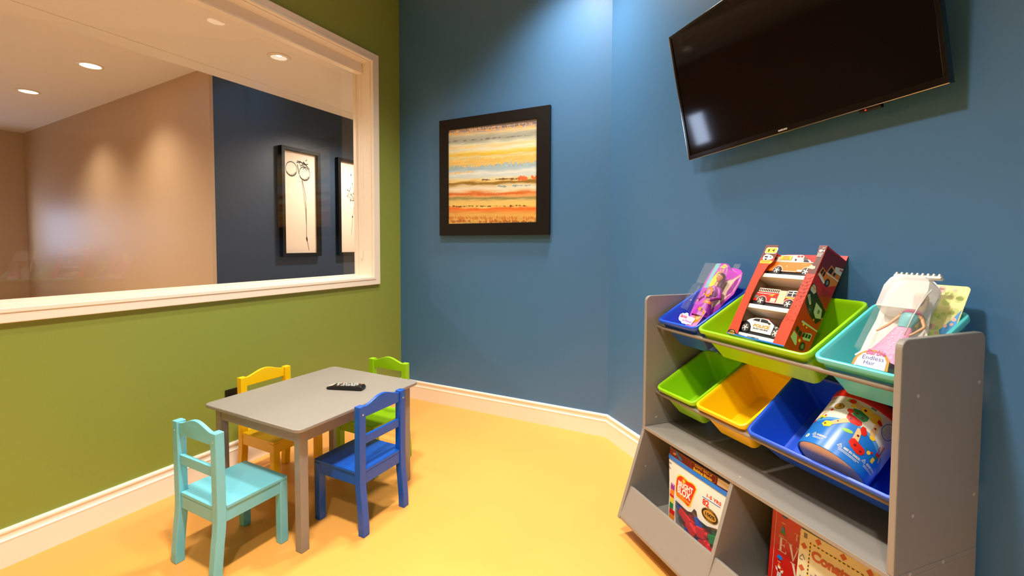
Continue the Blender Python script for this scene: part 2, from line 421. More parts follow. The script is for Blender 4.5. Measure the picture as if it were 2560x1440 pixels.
# ------------------------------------------------------------------ abstract painting
pf = thing('framed_painting', 'black framed abstract painting of yellow and orange stripes on the blue back wall', 'picture', Matrix.Translation((.3825, -.003, 1.2068)))
w, h = 1.2163 - .3825, 2.0034 - 1.2068
ix0, ix1, iz0, iz1 = .0725, w - .089, .081, h - .073
mb = MB()
O_ = [(0, 0), (w, 0), (w, h), (0, h)]; I_ = [(ix0, iz0), (ix1, iz0), (ix1, iz1), (ix0, iz1)]
for k in range(4):
    j = (k + 1) % 4; mb.prism([O_[k], O_[j], I_[j], I_[k]], -.028, 0, 'y')
mb.build('frame', M['frame_black'], pf, bevel=.003)
def painting_mat(w, h):
    m = bpy.data.materials.new('abstract_paint'); m.use_nodes = True; nt = m.node_tree; b = nt.nodes['Principled BSDF']
    b.inputs['Roughness'].default_value = .35
    tc = nt.nodes.new('ShaderNodeTexCoord'); sp = nt.nodes.new('ShaderNodeSeparateXYZ'); nt.links.new(tc.outputs['Object'], sp.inputs[0])
    def math_(op, a, b_=None, c=None):
        n = nt.nodes.new('ShaderNodeMath'); n.operation = op
        for i, v in enumerate((a, b_, c)):
            if v is None: continue
            if isinstance(v, (int, float)): n.inputs[i].default_value = v
            else: nt.links.new(v, n.inputs[i])
        return n.outputs[0]
    def noise(sx, sz, detail=4, off=0, rough=.55):
        mp = nt.nodes.new('ShaderNodeMapping'); mp.inputs['Scale'].default_value = (sx, 1, sz); mp.inputs['Location'].default_value = (off, off, off)
        n = nt.nodes.new('ShaderNodeTexNoise'); n.inputs['Scale'].default_value = 1; n.inputs['Detail'].default_value = detail; n.inputs['Roughness'].default_value = rough
        nt.links.new(tc.outputs['Object'], mp.inputs[0]); nt.links.new(mp.outputs[0], n.inputs[0]); return n.outputs['Fac']
    fr = math_('SUBTRACT', 1.0, math_('DIVIDE', sp.outputs['Z'], h))          # 0 at the top
    fr = math_('ADD', fr, math_('MULTIPLY', math_('SUBTRACT', math_('DIVIDE', sp.outputs['X'], w), .5), -.03))
    fr0 = fr; xf = math_('DIVIDE', sp.outputs['X'], w)
    d1 = math_('MULTIPLY', math_('SUBTRACT', noise(6, 34, 5, 1, .6), .5), .075)
    d2 = math_('MULTIPLY', math_('SUBTRACT', noise(2.2, 3, 2, 5), .5), .035)
    drip = math_('MULTIPLY', math_('SUBTRACT', noise(75, 1.5, 3, 9), .5), .17)
    win = math_('MULTIPLY', math_('GREATER_THAN', fr, .325), math_('LESS_THAN', fr, .43))
    fr = math_('ADD', math_('ADD', fr, d1), math_('ADD', d2, math_('MULTIPLY', drip, win)))
    cr = nt.nodes.new('ShaderNodeValToRGB'); e = cr.color_ramp
    stops = [(0, (176, 170, 182)), (.045, (190, 184, 190)), (.065, (244, 214, 150)), (.085, (196, 194, 170)), (.12, (172, 174, 156)), (.15, (184, 186, 168)), (.175, (228, 230, 200)),
             (.20, (252, 226, 160)), (.235, (242, 244, 216)), (.262, (252, 224, 120)), (.285, (250, 204, 66)), (.305, (234, 224, 160)), (.35, (248, 206, 104)), (.395, (240, 208, 128)),
             (.41, (170, 198, 204)), (.45, (186, 212, 220)), (.48, (240, 246, 236)), (.52, (214, 230, 226)), (.545, (246, 232, 180)), (.565, (250, 214, 132)),
             (.582, (164, 124, 50)), (.60, (158, 124, 54)), (.615, (236, 214, 160)), (.65, (254, 240, 214)), (.675, (250, 214, 156)), (.695, (226, 122, 54)), (.722, (244, 176, 104)),
             (.75, (152, 146, 88)), (.775, (248, 210, 124)), (.83, (254, 212, 116)), (.85, (250, 118, 40)), (.915, (238, 186, 92))]
    e.elements[0].position = 0; e.elements[0].color = lin(stops[0][1]); e.elements[1].position = stops[-1][0]; e.elements[1].color = lin(stops[-1][1])
    for p, c in stops[1:-1]:
        n = e.elements.new(p); n.color = lin(c)
    nt.links.new(fr, cr.inputs[0])
    hs = nt.nodes.new('ShaderNodeHueSaturation'); nt.links.new(cr.outputs[0], hs.inputs['Color'])
    nt.links.new(math_('ADD', .58, math_('MULTIPLY', noise(7, 90, 5, 3), .55)), hs.inputs['Value'])
    col = hs.outputs[0]
    def stroke(col, y0, th, x0, x1, rgb, off, f=(9, 14), slope=0.):
        c = math_('SUBTRACT', math_('SUBTRACT', fr0, y0), math_('MULTIPLY', xf, slope))
        c = math_('ADD', c, math_('MULTIPLY', math_('SUBTRACT', noise(f[0], f[1], 3, off), .5), .03))
        lim = math_('MULTIPLY', math_('MAXIMUM', math_('SUBTRACT', noise(f[0] * 3, 20, 4, off + 7, .65), .42), 0), th * 6)
        k = math_('MULTIPLY', math_('MULTIPLY', math_('MINIMUM', math_('MAXIMUM', math_('MULTIPLY', math_('SUBTRACT', lim, math_('ABSOLUTE', c)), 260), 0), 1), .85), math_('MULTIPLY', math_('GREATER_THAN', xf, x0), math_('LESS_THAN', xf, x1)))
        mx = nt.nodes.new('ShaderNodeMix'); mx.data_type = 'RGBA'; mx.inputs[7].default_value = lin(rgb)
        nt.links.new(k, mx.inputs[0]); nt.links.new(col, mx.inputs[6]); return mx.outputs[2]
    for args in ((.025, .020, 0, .95, (250, 222, 190), 21, (22, 30)), (.045, .016, 0, .97, (250, 190, 90), 23, (20, 30)), (.03, .012, 0, .9, (128, 118, 138), 25, (40, 20)),
                 (.135, .008, 0, .95, (110, 108, 104), 27), (.47, .018, 0, .3, (246, 196, 96), 43, (9, 20)), (.555, .011, .40, .82, (92, 34, 18), 29, (8, 14), .0), (.548, .030, .80, 1.0, (222, 84, 30), 31, (12, 14), -.0),
                 (.625, .012, .55, 1, (120, 160, 170), 33), (.70, .016, 0, .85, (212, 104, 40), 37, (60, 20)), (.826, .010, 0, .9, (70, 26, 14), 35, (14, 10)), (.95, .030, 0, 1, (206, 120, 50), 39, (26, 20)), (.985, .02, 0, 1, (176, 92, 36), 41, (14, 14))):
        col = stroke(col, *args)
    nt.links.new(col, b.inputs['Base Color'])
    return m
mb = MB(); cw, ch = ix1 - ix0, iz1 - iz0
mb.box(0, cw, -.004, 0, 0, ch); cv = mb.build('canvas', painting_mat(cw, ch), pf); cv.location = (ix0, -.012, iz0)
# ------------------------------------------------------------------ corridor drawings
def drawing(y0, label, kind):
    t = thing('framed_drawing', label, 'picture', Matrix.Translation((BX + .002, y0, 1.02)) @ Matrix.Rotation(R(90), 4, 'Z'), 'framed flower drawings in the corridor')
    w, h = .442, 1.055; b = .034
    mb = MB(); O_ = [(0, 0), (w, 0), (w, h), (0, h)]; I_ = [(b, b), (w - b, b), (w - b, h - b), (b, h - b)]
    for k in range(4):
        j = (k + 1) % 4; mb.prism([O_[k], O_[j], I_[j], I_[k]], -.05, 0, 'y')
    mb.build('frame', M['frame_black'], t, bevel=.002)
    mb = MB(); mb.box(b, w - b, -.016, -.004, b, h - b); mb.build('print_sheet', mat('print_paper', (250, 232, 214), .5), t)
    f = lambda a, c, hh: (b + a * (w - 2 * b), -.016 - hh, h - b - c * (h - 2 * b))
    d = Dec(); W_ = .012
    rr = random.Random(3)
    if kind == 0:
        for cx, cy, rx, ry in ((.245, .172, .165, .07), (.64, .20, .165, .068)):
            d.ring(cx, cy, rx, ry, W_ * .9)
            for k in range(9):
                a_ = R(35 + k * 13); x, y = cx + rx * math.cos(a_), cy + ry * math.sin(a_)
                d.line([(x, y), (x - .02, y - .012 - .006 * rr.random())], .016)
        for k in range(16):
            x, y = .37 + rr.random() * .35, .07 + rr.random() * .06
            d.line([(x, y), (x + rr.uniform(-.1, .14), y + rr.uniform(-.02, .04))], .009)
        d.line([(.40, .1), (.52, .09), (.68, .11), (.8, .15)], .012); d.line([(.42, .12), (.46, .18), (.47, .21)], .02)
        for o in (0, .04, .07):
            d.line([(.55 + o * .3, .27), (.60 + o, .42), (.66 + o * .3, .58), (.675, .72)], .007)
        d.line([(.675, .55), (.68, .7), (.675, .83), (.69, .87), (.75, .975)], .011); d.line([(.67, .84), (.70, .88)], .035)
    else:
        for k in range(26):
            x, y = .3 + rr.random() * .5, .12 + rr.random() * .3
            d.ell(x, y, .022, .008, rr.uniform(0, 180), 8); d.line([(x, y), (.62, .42)], .004)
        d.line([(.62, .3), (.6, .42), (.55, .5), (.5, .62), (.45, .8)], .009); d.ell(.49, .6, .02, .012)
    d.build('ink_lines', M['ink'], t, f, .0006)
    mb = MB(); mb.add([(b, -.022, b), (w - b, -.022, b), (w - b, -.022, h - b), (b, -.022, h - b)], [(0, 1, 2, 3)]); mb.build('glazing', M['glass'], t)
    return t
drawing(.197, 'black framed line drawing of two round blossoms on one long stem, seen through the window', 0)
drawing(.868, 'black framed flower drawing half cut off by the right window jamb', 1)

# ------------------------------------------------------------------ black plate low on the green wall
t = thing('wall_plate', 'black wall plate low on the green wall behind the yellow chair', 'outlet', Matrix.Translation((.0005, -1.25, .372)))
mb = MB(); mb.box(0, .007, -.0555, .0555, -.037, .037); mb.build('plate', M['black'], t, bevel=.002)
mb = MB(); mb.box(.007, .009, -.04, -.008, -.018, .018); mb.box(.007, .009, .008, .04, -.018, .018); mb.build('socket', M['frame_black'], t, bevel=.001)

# ------------------------------------------------------------------ play table
TX, TY, TZ, TW, TL = .6154, -1.2442, .480, .5893, .6729
t = thing('play_table', 'grey laminate kids table with a remote on it, chairs on all four sides', 'table', Matrix.Translation((TX, TY, 0)))
mb = MB(); mb.prism(rrect(-TW / 2, TW / 2, -TL / 2, TL / 2, .028, 8), TZ - .0135, TZ); mb.build('tabletop', M['grey'], t, bevel=.003, seg=3)
i = .0316; lw = .034
for sx in (-1, 1):
    for sy in (-1, 1):
        x, y = sx * (TW / 2 - i - lw / 2), sy * (TL / 2 - i - lw / 2)
        mb = MB(); mb.box(x - lw / 2, x + lw / 2, y - lw / 2, y + lw / 2, 0, TZ - .0135); mb.build('leg', M['grey'], t, bevel=.002)
for sx in (-1, 1):
    x = sx * (TW / 2 - i - .010)
    mb = MB(); mb.box(x - .007, x + .007, -TL / 2 + i + lw, TL / 2 - i - lw, .414, TZ - .0135); mb.build('apron', M['grey'], t, bevel=.001)
for sy in (-1, 1):
    y = sy * (TL / 2 - i - .010)
    mb = MB(); mb.box(-TW / 2 + i + lw, TW / 2 - i - lw, y - .007, y + .007, .414, TZ - .0135); mb.build('apron', M['grey'], t, bevel=.001)

# ------------------------------------------------------------------ kids chairs
def make_chair(label, m):
    t = thing('kids_chair', label, 'chair', None, 'kids chairs round the play table')
    W2 = .1315; p = .031
    yz_back = [(-.139, 0), (-.1385, .04), (-.1315, .12), (-.1262, .165), (-.1235, .20), (-.1228, .24), (-.1235, .38), (-.1245, .513)]
    prof = yz_back + [(y + p, z) for y, z in yz_back[::-1]]
    for s_ in (-1, 1):
        x0 = s_ * W2 - (p if s_ > 0 else 0)
        mb = MB(); mb.prism(prof, x0, x0 + p, 'x'); mb.build('leg', m, t, bevel=.0025)
    for s_ in (-1, 1):
        x0 = s_ * W2 - (p if s_ > 0 else 0)
        mb = MB(); mb.box(x0, x0 + p, .108, .139, 0, .2425); mb.build('leg', m, t, bevel=.0025)
    g = .0008
    mb = MB(); mb.prism([(-W2, .139), (-W2, -.0915 + g), (-W2 + p + g, -.0915 + g), (-W2 + p + g, -.118), (W2 - p - g, -.118), (W2 - p - g, -.0915 + g), (W2, -.0915 + g), (W2, .139)], .2425, .2560)
    mb.build('seat', m, t, bevel=.003, seg=3)
    for s_ in (-1, 1):
        x = s_ * (W2 - .0105)
        mb = MB(); mb.box(x - .007, x + .007, -.0925, .108, .1985, .2425); mb.build('apron', m, t, bevel=.001)
    for y in (-.1105, .128):
        mb = MB(); mb.box(-W2 + p, W2 - p, y - .007, y + .007, .1985, .2425); mb.build('apron', m, t, bevel=.001)
    n = 24; xs = [(-W2 + p) + (2 * W2 - 2 * p) * k / n for k in range(n + 1)]
    top = [(x, .5075 + .025 * (.5 - .5 * math.cos(2 * PI * k / n)) ** .85) for k, x in enumerate(xs)]
    mb = MB(); mb.prism([(xs[0], .4655), (xs[-1], .4655)] + top[::-1], -.118, -.104, 'y'); mb.build('top_rail', m, t, bevel=.002)
    mb = MB(); mb.box(-W2 + p, W2 - p, -.117, -.103, .357, .3915); mb.build('back_slat', m, t, bevel=.002)
    for s_ in (-1, 1):
        mb = MB(); mb.lathe([(0, 0), (.0036, 0), (.0036, .001), (.001, .0012), (0, .0004)], 14, Matrix.Translation((s_ * (W2 - p / 2), -.1243, .48)) @ Matrix.Rotation(R(90), 4, 'X'))
        mb.build('screw', M['steel'], t, smooth=False)
    return t
def dup(root, label, m):
    r = root.copy(); COL.objects.link(r); r['label'] = label
    for ch in list(root.children):
        c = ch.copy(); COL.objects.link(c); c.parent = r
        if not ch.name.startswith('screw'):
            c.material_slots[0].link = 'OBJECT'; c.material_slots[0].material = m
    return r
def put(o, x, y, rz): o.matrix_world = Matrix.Translation((x, y, 0)) @ Matrix.Rotation(R(rz), 4, 'Z')
c0 = make_chair('teal wooden kids chair at the near end of the grey table', M['teal'])
put(c0, .6315, -1.6570, 0)
put(dup(c0, 'royal blue wooden kids chair at the right side of the grey table', M['blue']), .8755, -1.2445, 90)
put(dup(c0, 'yellow wooden kids chair between the grey table and the green wall', M['yellow']), .3100, -1.2245, -90)
put(dup(c0, 'lime green wooden kids chair at the far end of the grey table', M['lime']), .5920, -.8830, 180)

# ------------------------------------------------------------------ remote control
t = thing('remote_control', 'black television remote lying on the grey table', 'remote', Matrix.Translation((.690, -1.160, TZ)) @ Matrix.Rotation(R(20), 4, 'Z'))
mb = MB(); L_, Wd = .172, .046
sec = []
for x, zt, zb in ((-.086, .009, .003), (-.083, .012, .0005), (-.075, .0135, 0), (-.052, .0195, 0), (.06, .0215, 0), (.078, .0215, 0), (.084, .018, .001), (.086, .012, .004)):
    k = .92 if abs(x) > .08 else 1
    sec.append([(x, -Wd / 2 * k, zb + .004), (x, -Wd / 2 * k, zt - .003), (x, -Wd / 2 * k + .004, zt), (x, Wd / 2 * k - .004, zt), (x, Wd / 2 * k, zt - .003), (x, Wd / 2 * k, zb + .004), (x, Wd / 2 * k - .004, zb), (x, -Wd / 2 * k + .004, zb)])
mb.loft(sec); o = mb.build('body', M['black'], t); smooth_by_angle(o, 30)
up = lambda a, b, h_: (a, b, .0215 + h_ - max(0, (.06 - a)) * .0179)
for nm, m, cells in (('button', M['white'], [(x, y) for x in range(13) for y in range(4)]),):
    for ix in range(12):
        for iy in range(4):
            if (ix * 7 + iy * 3) % 11 == 0: continue
            mb = MB(); x = .055 - ix * .0088; y = -.0145 + iy * .0097
            z = .0215 - max(0, (.06 - x)) * .0179
            mm = M['white'] if (ix + iy) % 3 else M['greyp']
            if ix == 9: mm = M['ylw'] if iy == 1 else (M['greenp'] if iy == 2 else M['red'])
            mb.box(x - .0026, x + .0026, y - .003, y + .003, z - .0005, z + .0012); mb.build('button', mm, t)
mb = MB(); mb.lathe([(0, 0), (.004, 0), (.004, .0016), (0, .0022)], 12, Matrix.Translation((.071, .010, .0212))); mb.build('power_button', M['red'], t)
mb = MB(); mb.add([(-.0835, -.018, .0125), (-.0835, .018, .0125), (-.0545, .018, .0198), (-.0545, -.018, .0198)], [(0, 1, 2, 3)]); mb.build('silver_panel', mat('remote_panel', (190, 182, 170), .25), t)

# ------------------------------------------------------------------ television
TT, TRo, TWd, THt = R(11.23), R(2.16), .915, .527
TV = Matrix.Translation(ORG + rd * -.0884 + rn * .0535 + Vector((0, 0, 1.5130))) @ RZ @ Matrix.Rotation(TT, 4, 'X') @ Matrix.Rotation(-TRo, 4, 'Y')
t = thing('television', 'large black flat television tilted forward on the blue wall above the toy organizer', 'television', TV)
mb = MB(); bz = .012
O_ = [(0, 0), (TWd, 0), (TWd, THt), (0, THt)]; I_ = [(bz, .020), (TWd - bz, .020), (TWd - bz, THt - bz), (bz, THt - bz)]
for k in range(4):
    j = (k + 1) % 4; mb.prism([O_[k], O_[j], I_[j], I_[k]], -.0, .022, 'y')
mb.build('bezel', mat('gloss_black', (8, 7, 7), .12), t, bevel=.002)
mb = MB(); mb.box(bz - .002, TWd - bz + .002, .003, .006, .018, THt - bz + .002); mb.build('screen', M['screen'], t)
mb = MB(); mb.prism(rrect(.03, TWd - .03, .03, THt - .03, .04), .022, .034, 'y'); mb.prism(rrect(.14, TWd - .14, .05, .34, .03), .034, .046, 'y'); mb.build('back_housing', M['black'], t)
mb = MB(); mb.prism([(.0, -.0008), (TWd, -.0008), (TWd, .0014), (.0, .0014)], -.0012, .003, 'y'); mb.build('chrome_trim', M['chrome'], t, bevel=.001)
mb = MB(); mb.prism([(-.0012, 0), (.0022, 0), (.0022, THt), (-.0012, THt)], -.0008, .003, 'y'); mb.build('side_trim', M['chrome'], t)
mb = MB(); mb.box(.695, .755, .008, .022, -.010, 0); s_ = mb.build('sensor', M['black'], t, bevel=.002)
mb = MB(); mb.lathe([(0, 0), (.0018, 0), (.0018, .001), (0, .0014)], 10, Matrix.Translation((.715, .008, -.005)) @ Matrix.Rotation(R(90), 4, 'X')); mb.build('standby_light', M['led'], s_)
d = Dec(); d.text('SAMSUNG', TWd / 2, .0095, .0078, bold=.0003, width=.034); d.build('logo', mat('logo_silver', (220, 214, 205), .4), t, flat, .0006)
mb = MB(); mb.box(.3, .62, .046, .075, .12, .30); mb.box(.36, .56, .07, .092, .17, .30); mb.build('wall_mount', M['black'], t)

# ------------------------------------------------------------------ toy organizer
LG = .9016; th = .015
t = thing('toy_organizer', 'grey laminate toy organizer with two tilted bin rows and lower cubbies against the blue wall', 'shelf', at(0, 0, 0))
nf, zt, zb = .3364, .9448, .4189
def arc(cx, cy, r, a0, a1, n=6): return [(cx + r * math.cos(R(a0 + (a1 - a0) * k / n)), cy + r * math.sin(R(a0 + (a1 - a0) * k / n))) for k in range(n + 1)]
up_out = [(-.03, zb), (-nf, zb)] + arc(-nf + .022, zt - .022, .022, 180, 90) + arc(-.03 - .022, zt - .022, .022, 90, 0)
lo_out = [(-.03, .407), (-.3389, .407), (-.3400, .3988), (-.4512, .0627), (-.03, .0627)]
for x in (0, LG - th):
    mb = MB(); mb.prism(up_out, x, x + th, 'x'); mb.build('upper_side_panel', M['grey'], t, bevel=.0025)
    mb = MB(); mb.prism(lo_out, x, x + th, 'x'); mb.build('lower_side_panel', M['grey'], t, bevel=.001)
mb = MB(); mb.box(0, LG, -nf - .0005, -.03, .407, zb); mb.build('middle_shelf', M['grey'], t, bevel=.001)
mb = MB(); mb.box(th, LG - th, -.4470, -.03, .0627, .0757); mb.build('bottom_board', M['grey'], t, bevel=.001)
sl = Vector((-.3400 + .4512, .3988 - .0627)).normalized(); nn = Vector((-sl.y, sl.x))
p0 = Vector((-.4512, .0627)) + sl * .0135; p1 = Vector((-.4112, .1526)) + sl * .036
o0 = -nn * .0 ; inn = Vector((sl.y, -sl.x)) * .012
mb = MB(); mb.prism([tuple(p0), tuple(p1), tuple(p1 + inn), tuple(p0 + inn)], th * .0 + .0005, LG - .0005, 'x'); 
mb.v = [(x, y - nn.x * 0, z) for x, y, z in mb.v]; mb.build('front_board', M['grey'], t, bevel=.0015)
mb = MB(); mb.prism([(-.035, .407), (-.3330, .407), (-.436, .0957), (-.436, .0757), (-.035, .0757)], .4455, .4585, 'x'); mb.build('divider', M['grey'], t, bevel=.001)
mb = MB(); mb.box(th, LG - th, -.035, -.03, .0757, .407); mb.build('back_panel', M['grey'], t)
for n_r, z_r in ((.2810, .8180), (.0500, .8250), (.2825, .5527), (.0500, .5530)):
    mb = MB(); mb.tube([(th, -n_r, z_r), (LG - th, -n_r, z_r)], .0066, 16); mb.build('rail', M['grey_edge'], t, smooth=True)
for y, z in ((-.2765, .8167), (-.2783, .5466), (-.16, .413), (-.28, .413), (-.05, .825), (-.05, .553)):
    for xx, s_ in ((LG, 1), (0, -1)):
        mb = MB(); mb.lathe([(0, 0), (.0042, 0), (.0042, .0006), (.002, .0002), (0, .0002)], 14, Matrix.Translation((xx, y, z)) @ Matrix.Rotation(R(90 * s_), 4, 'Y')); mb.build('screw', M['steel'], t)
for xx, y, z, s_ in ((th, -.2833, .451, 1), (th, -.33, .255, 1)):
    mb = MB(); mb.lathe([(0, 0), (.0045, 0), (.0045, .0006), (0, .0002)], 14, Matrix.Translation((xx, y, z)) @ Matrix.Rotation(R(90 * s_), 4, 'Y')); mb.build('screw', M['steel'], t)
mb = MB(); mb.lathe([(0, 0), (.004, 0), (.004, .0006), (0, .0003)], 14, Matrix.Translation((.452, -.30, zb))); mb.build('screw', M['steel'], t)
for x in (.06, LG - .1):
    for y in (-.36, -.09):
        mb = MB(); mb.box(x, x + .04, y, y + .04, 0, .0627); mb.build('foot', M['grey'], t, bevel=.002)

# ------------------------------------------------------------------ bins
def bin_(u0, u1, n, z, tilt, m, label, depth=.125, L_=.285):
    w = u1 - u0
    t = thing('storage_bin', label, 'bin', at(u0, n, z, 0) @ Matrix.Rotation(tilt, 4, 'X'), 'plastic bins on the organizer rails')
    def lp(i, z_, r): return [(x, y, z_) for x, y in rrect(i, w - i, i, L_ - i, max(r, .004), 6)]
    loops = [lp(.0045, -.0150, .020), lp(.0, -.0140, .024), lp(.0, -.003, .024), lp(.0012, -.0008, .023), lp(.004, 0, .021), lp(.0085, -.0006, .018), lp(.0105, -.003, .016),
             lp(.0125, -.010, .016), lp(.032, -depth + .012, .018), lp(.036, -depth + .005, .016), lp(.044, -depth + .002, .012)]
    outer = [lp(.0045, -.0150, .020), lp(.0095, -.0155, .018), lp(.0110, -.035, .017), lp(.0115, -.038, .017), lp(.030, -depth, .018), lp(.040, -depth - .004, .014)]
    mb = MB(); mb.loft(loops, False, True); mb.loft(outer, False, True)
    o = mb.build('bin_body', m, t); smooth_by_angle(o, 38)
    return t
TI = R(28.5)
bin_(.029, .241, .302, .851, TI, M['p_blue'], 'small blue bin at the left of the upper row, holding the purple doll package')
bin_(.247, .660, .302, .851, TI, M['p_lime'], 'large lime green bin in the upper row, holding the red vehicle box')
bin_(.672, .886, .302, .853, TI, M['p_teal'], 'small turquoise bin at the right of the upper row')
bin_(.029, .241, .302, .580, TI, M['p_lime'], 'empty small lime green bin at the left of the lower row')
bin_(.2435, .4615, .302, .580, TI, M['p_yellow'], 'empty yellow bin in the middle of the lower row')
bin_(.4655, .886, .304, .572, R(37.0), M['p_blue'], 'large blue bin at the right of the lower row, holding the round canister')
# ------------------------------------------------------------------ red box of rescue vehicles
BW, BD, BH = .2125, .0974, .338
t = thing('toy_vehicle_box', 'open-front red cardboard box holding three toy vehicles on tiers, in the large lime bin', 'toy box', at(.349, .262, .8523, .5184))
q = .0016
mb = MB(); mb.box(0, q, 0, BD, 0, BH); mb.build('left_panel', M['redbox'], t)
mb = MB(); mb.box(BW - q, BW, 0, BD, 0, BH); mb.build('right_panel', M['redside'], t)
mb = MB(); mb.box(q, BW - q, BD - q, BD, 0, .357); mb.build('back_panel', M['red'], t)
mb = MB(); mb.box(q, BW - q, 0, BD - q, 0, q); mb.build('bottom_panel', M['bluep'], t)
mb = MB(); mb.prism([(0, 0), (.040, 0), (.040, .014), (.033, .068), (.029, .15), (.031, .21), (.041, .262), (.053, .275), (.054, .304), (.046, BH), (0, BH)], -q, 0, 'y'); ls = mb.build('front_strip', M['redbox'], t)
mb = MB(); mb.prism([(BW, 0), (.174, .0), (.174, .07), (.179, .106), (.182, .163), (.184, .234), (.187, .256), (.194, .286), (.188, BH), (BW, BH)], -q, 0, 'y'); rs_ = mb.build('front_strip', M['redbox'], t)
mb = MB(); mb.box(q, .006, .002, .07, .0, BH - .03); mb.box(BW - .006, BW - q, .002, .07, 0, BH - .03); mb.box(.006, BW - .006, .072, .074, 0, .24); mb.build('inner_liner', M['kraft'], t)
for nm, z0, z1 in (('tier', .221, .235), ('tier', .106, .1205), ('tier', .005, .0165)):
    mb = MB(); mb.box(.0065, BW - .0065, .004, .0715, z0, z1); mb.build('tier', M['cream'] if 0 else M['white'], t, bevel=.001)
d = Dec(); d.poly([(.001, .29), (.054, .29), (.046, BH - .001), (.001, BH - .001)]); d.build('brown_print', M['brownprint'], t, flat, .0018)
d = Dec(); d.poly([(.187, .240), (.2122, .240), (.2122, BH - .001), (.189, BH - .001), (.194, .286), (.188, .26)]); d.build('brown_print', M['brownprint'], t, flat, .0018)
d = Dec(); d.rrect(.006, .052, .306, .330, .007); d.build('warning_badge', M['white'], t, flat, .0022)
d = Dec(); d.rrect(.0085, .0495, .3085, .3275, .006); d.build('warning_badge_field', M['ylw'], t, flat, .0026)
d = Dec(); d.ell(.020, .319, .0035, .004); d.line([(.020, .315), (.020, .311)], .003); d.poly([(.032, .317), (.032, .320), (.036, .320), (.041, .325), (.041, .311), (.036, .317)]); d.build('warning_icons', M['ink'], t, flat, .003)
d = Dec(); d.poly([(.009, .284), (.016, .280), (.030, .281), (.043, .284), (.049, .290), (.043, .297), (.030, .302), (.016, .304), (.008, .297)]); d.build('car_print', M['white'], t, flat, .0021)
d = Dec(); d.poly([(.013, .292), (.026, .290), (.027, .295), (.014, .297)]); d.poly([(.033, .298), (.040, .292), (.036, .290)]); d.ell(.022, .284, .005, .003); d.build('car_print_windows', M['ink'], t, flat, .0024)
d = Dec(); d.rrect(.005, .050, .268, .2795, .004); d.build('yellow_label', M['ylw'], t, flat, .0022)
d = Dec(); d.rect(.010, .044, .2745, .2762); d.rect(.012, .042, .2715, .2728); d.build('label_lines', M['orange'], t, flat, .0026)
d = Dec(); d.text('3+', .205, .329, .009); d.ell(.199, .320, .0055, .0045); d.poly([(.206, .319), (.206, .321), (.211, .324), (.211, .316)])
for k, w_ in enumerate((.016, .015, .014)): d.rect(.209 - w_ - k * .001, .209 - k * .001, .3105 - k * .005, .3128 - k * .005)
d.build('age_print', M['white'], t, flat, .0022)
d = Dec(); d.poly([(.181, .262), (.186, .268), (.190, .272), (.195, .267), (.203, .266), (.204, .258), (.197, .256), (.186, .258), (.179, .256)]); d.build('burst_print', M['cream'], t, flat, .0022)
# tyre tread pattern on the right strip
d = Dec()
for k in range(6):
    z = .228 - k * .012; d.line([(.183 - k * .0004, z), (.197, z - .006), (.2115, z + .004 - k * .001)], .0013)
    d.line([(.186 + (k % 2) * .01, z), (.190 + (k % 2) * .01, z - .011)], .0012); d.line([(.204 - (k % 2) * .006, z), (.203, z - .010)], .0012)
rr = random.Random(5)
for k in range(40):
    z = .155 - .075 * rr.random(); d.ell(.180 + .031 * rr.random(), z, .0006 + .0011 * rr.random(), n=6)
d.build('tread_print', M['darkred'], t, flat, .0022)
# maker's seal and plate along the bottom edge
d = Dec(); d.poly([(.001, .0), (.001, .012), (.010, .018), (.026, .017), (.034, .009), (.040, .006), (.0735, .004), (.0735, .0)]); d.build('seal_backing', M['ink'], t, flat, .0019)
d = Dec(); d.poly([(.005, .001), (.007, .009), (.014, .014), (.024, .014), (.031, .008), (.034, .001)]); d.build('seal', M['gold'], t, flat, .0023)
d = Dec(); d.text('RESCUE', .0195, .0075, .0075, bold=.0003); d.build('seal_text', M['ink'], t, flat, .0027)
d = Dec(); d.rect(.0005, BW - .0005, -.0005, .0032); d.build('blue_band', M['bluep'], t, flat, .0021)
d = Dec(); d.poly([(.074, .0035), (.078, .0085), (.118, .0085), (.124, .0035)]); d.build('unit_plate', M['greyp'], t, lambda a, b, h: (a, .004 - .001 - h, b), .0005)
d = Dec(); d.text('UNIT', .099, .0058, .0058, bold=.0002); d.build('unit_text', M['ink'], t, lambda a, b, h: (a, .004 - .001 - h, b), .0009)
# prints on the right side of the box
side = lambda a, b, h: (BW + h, a, b)
d = Dec(); d.poly([(.002, .250), (.030, .232), (.060, .27), (.0965, .25), (.0965, .336), (.002, .331)]); d.build('dark_sky_print', M['darkred'], t, side, .0003)
d = Dec()
for k in range(7):
    z = .222 - k * .006; d.line([(.045, z), (.0965, z - .010)], .0011); d.line([(.055 + k * .006, .222), (.055 + k * .006 - .004, .175)], .0010)
d.build('tread_print', M['darkred'], t, side, .0004)
d = Dec(); d.poly([(.007, .246), (.014, .274), (.036, .268), (.044, .296), (.074, .290), (.0965, .306), (.0965, .252), (.076, .240), (.060, .228), (.048, .233)]); d.build('ambulance_print_body', M['orange'], t, side, .0005)
d = Dec(); d.poly([(.008, .245), (.010, .252), (.030, .246), (.046, .238), (.044, .231), (.030, .236)]); d.poly([(.062, .300), (.0965, .311), (.0965, .286), (.066, .284)]); d.poly([(.036, .268), (.0965, .270), (.0965, .266), (.036, .264)]); d.build('ambulance_print_white', M['white'], t, side, .0007)
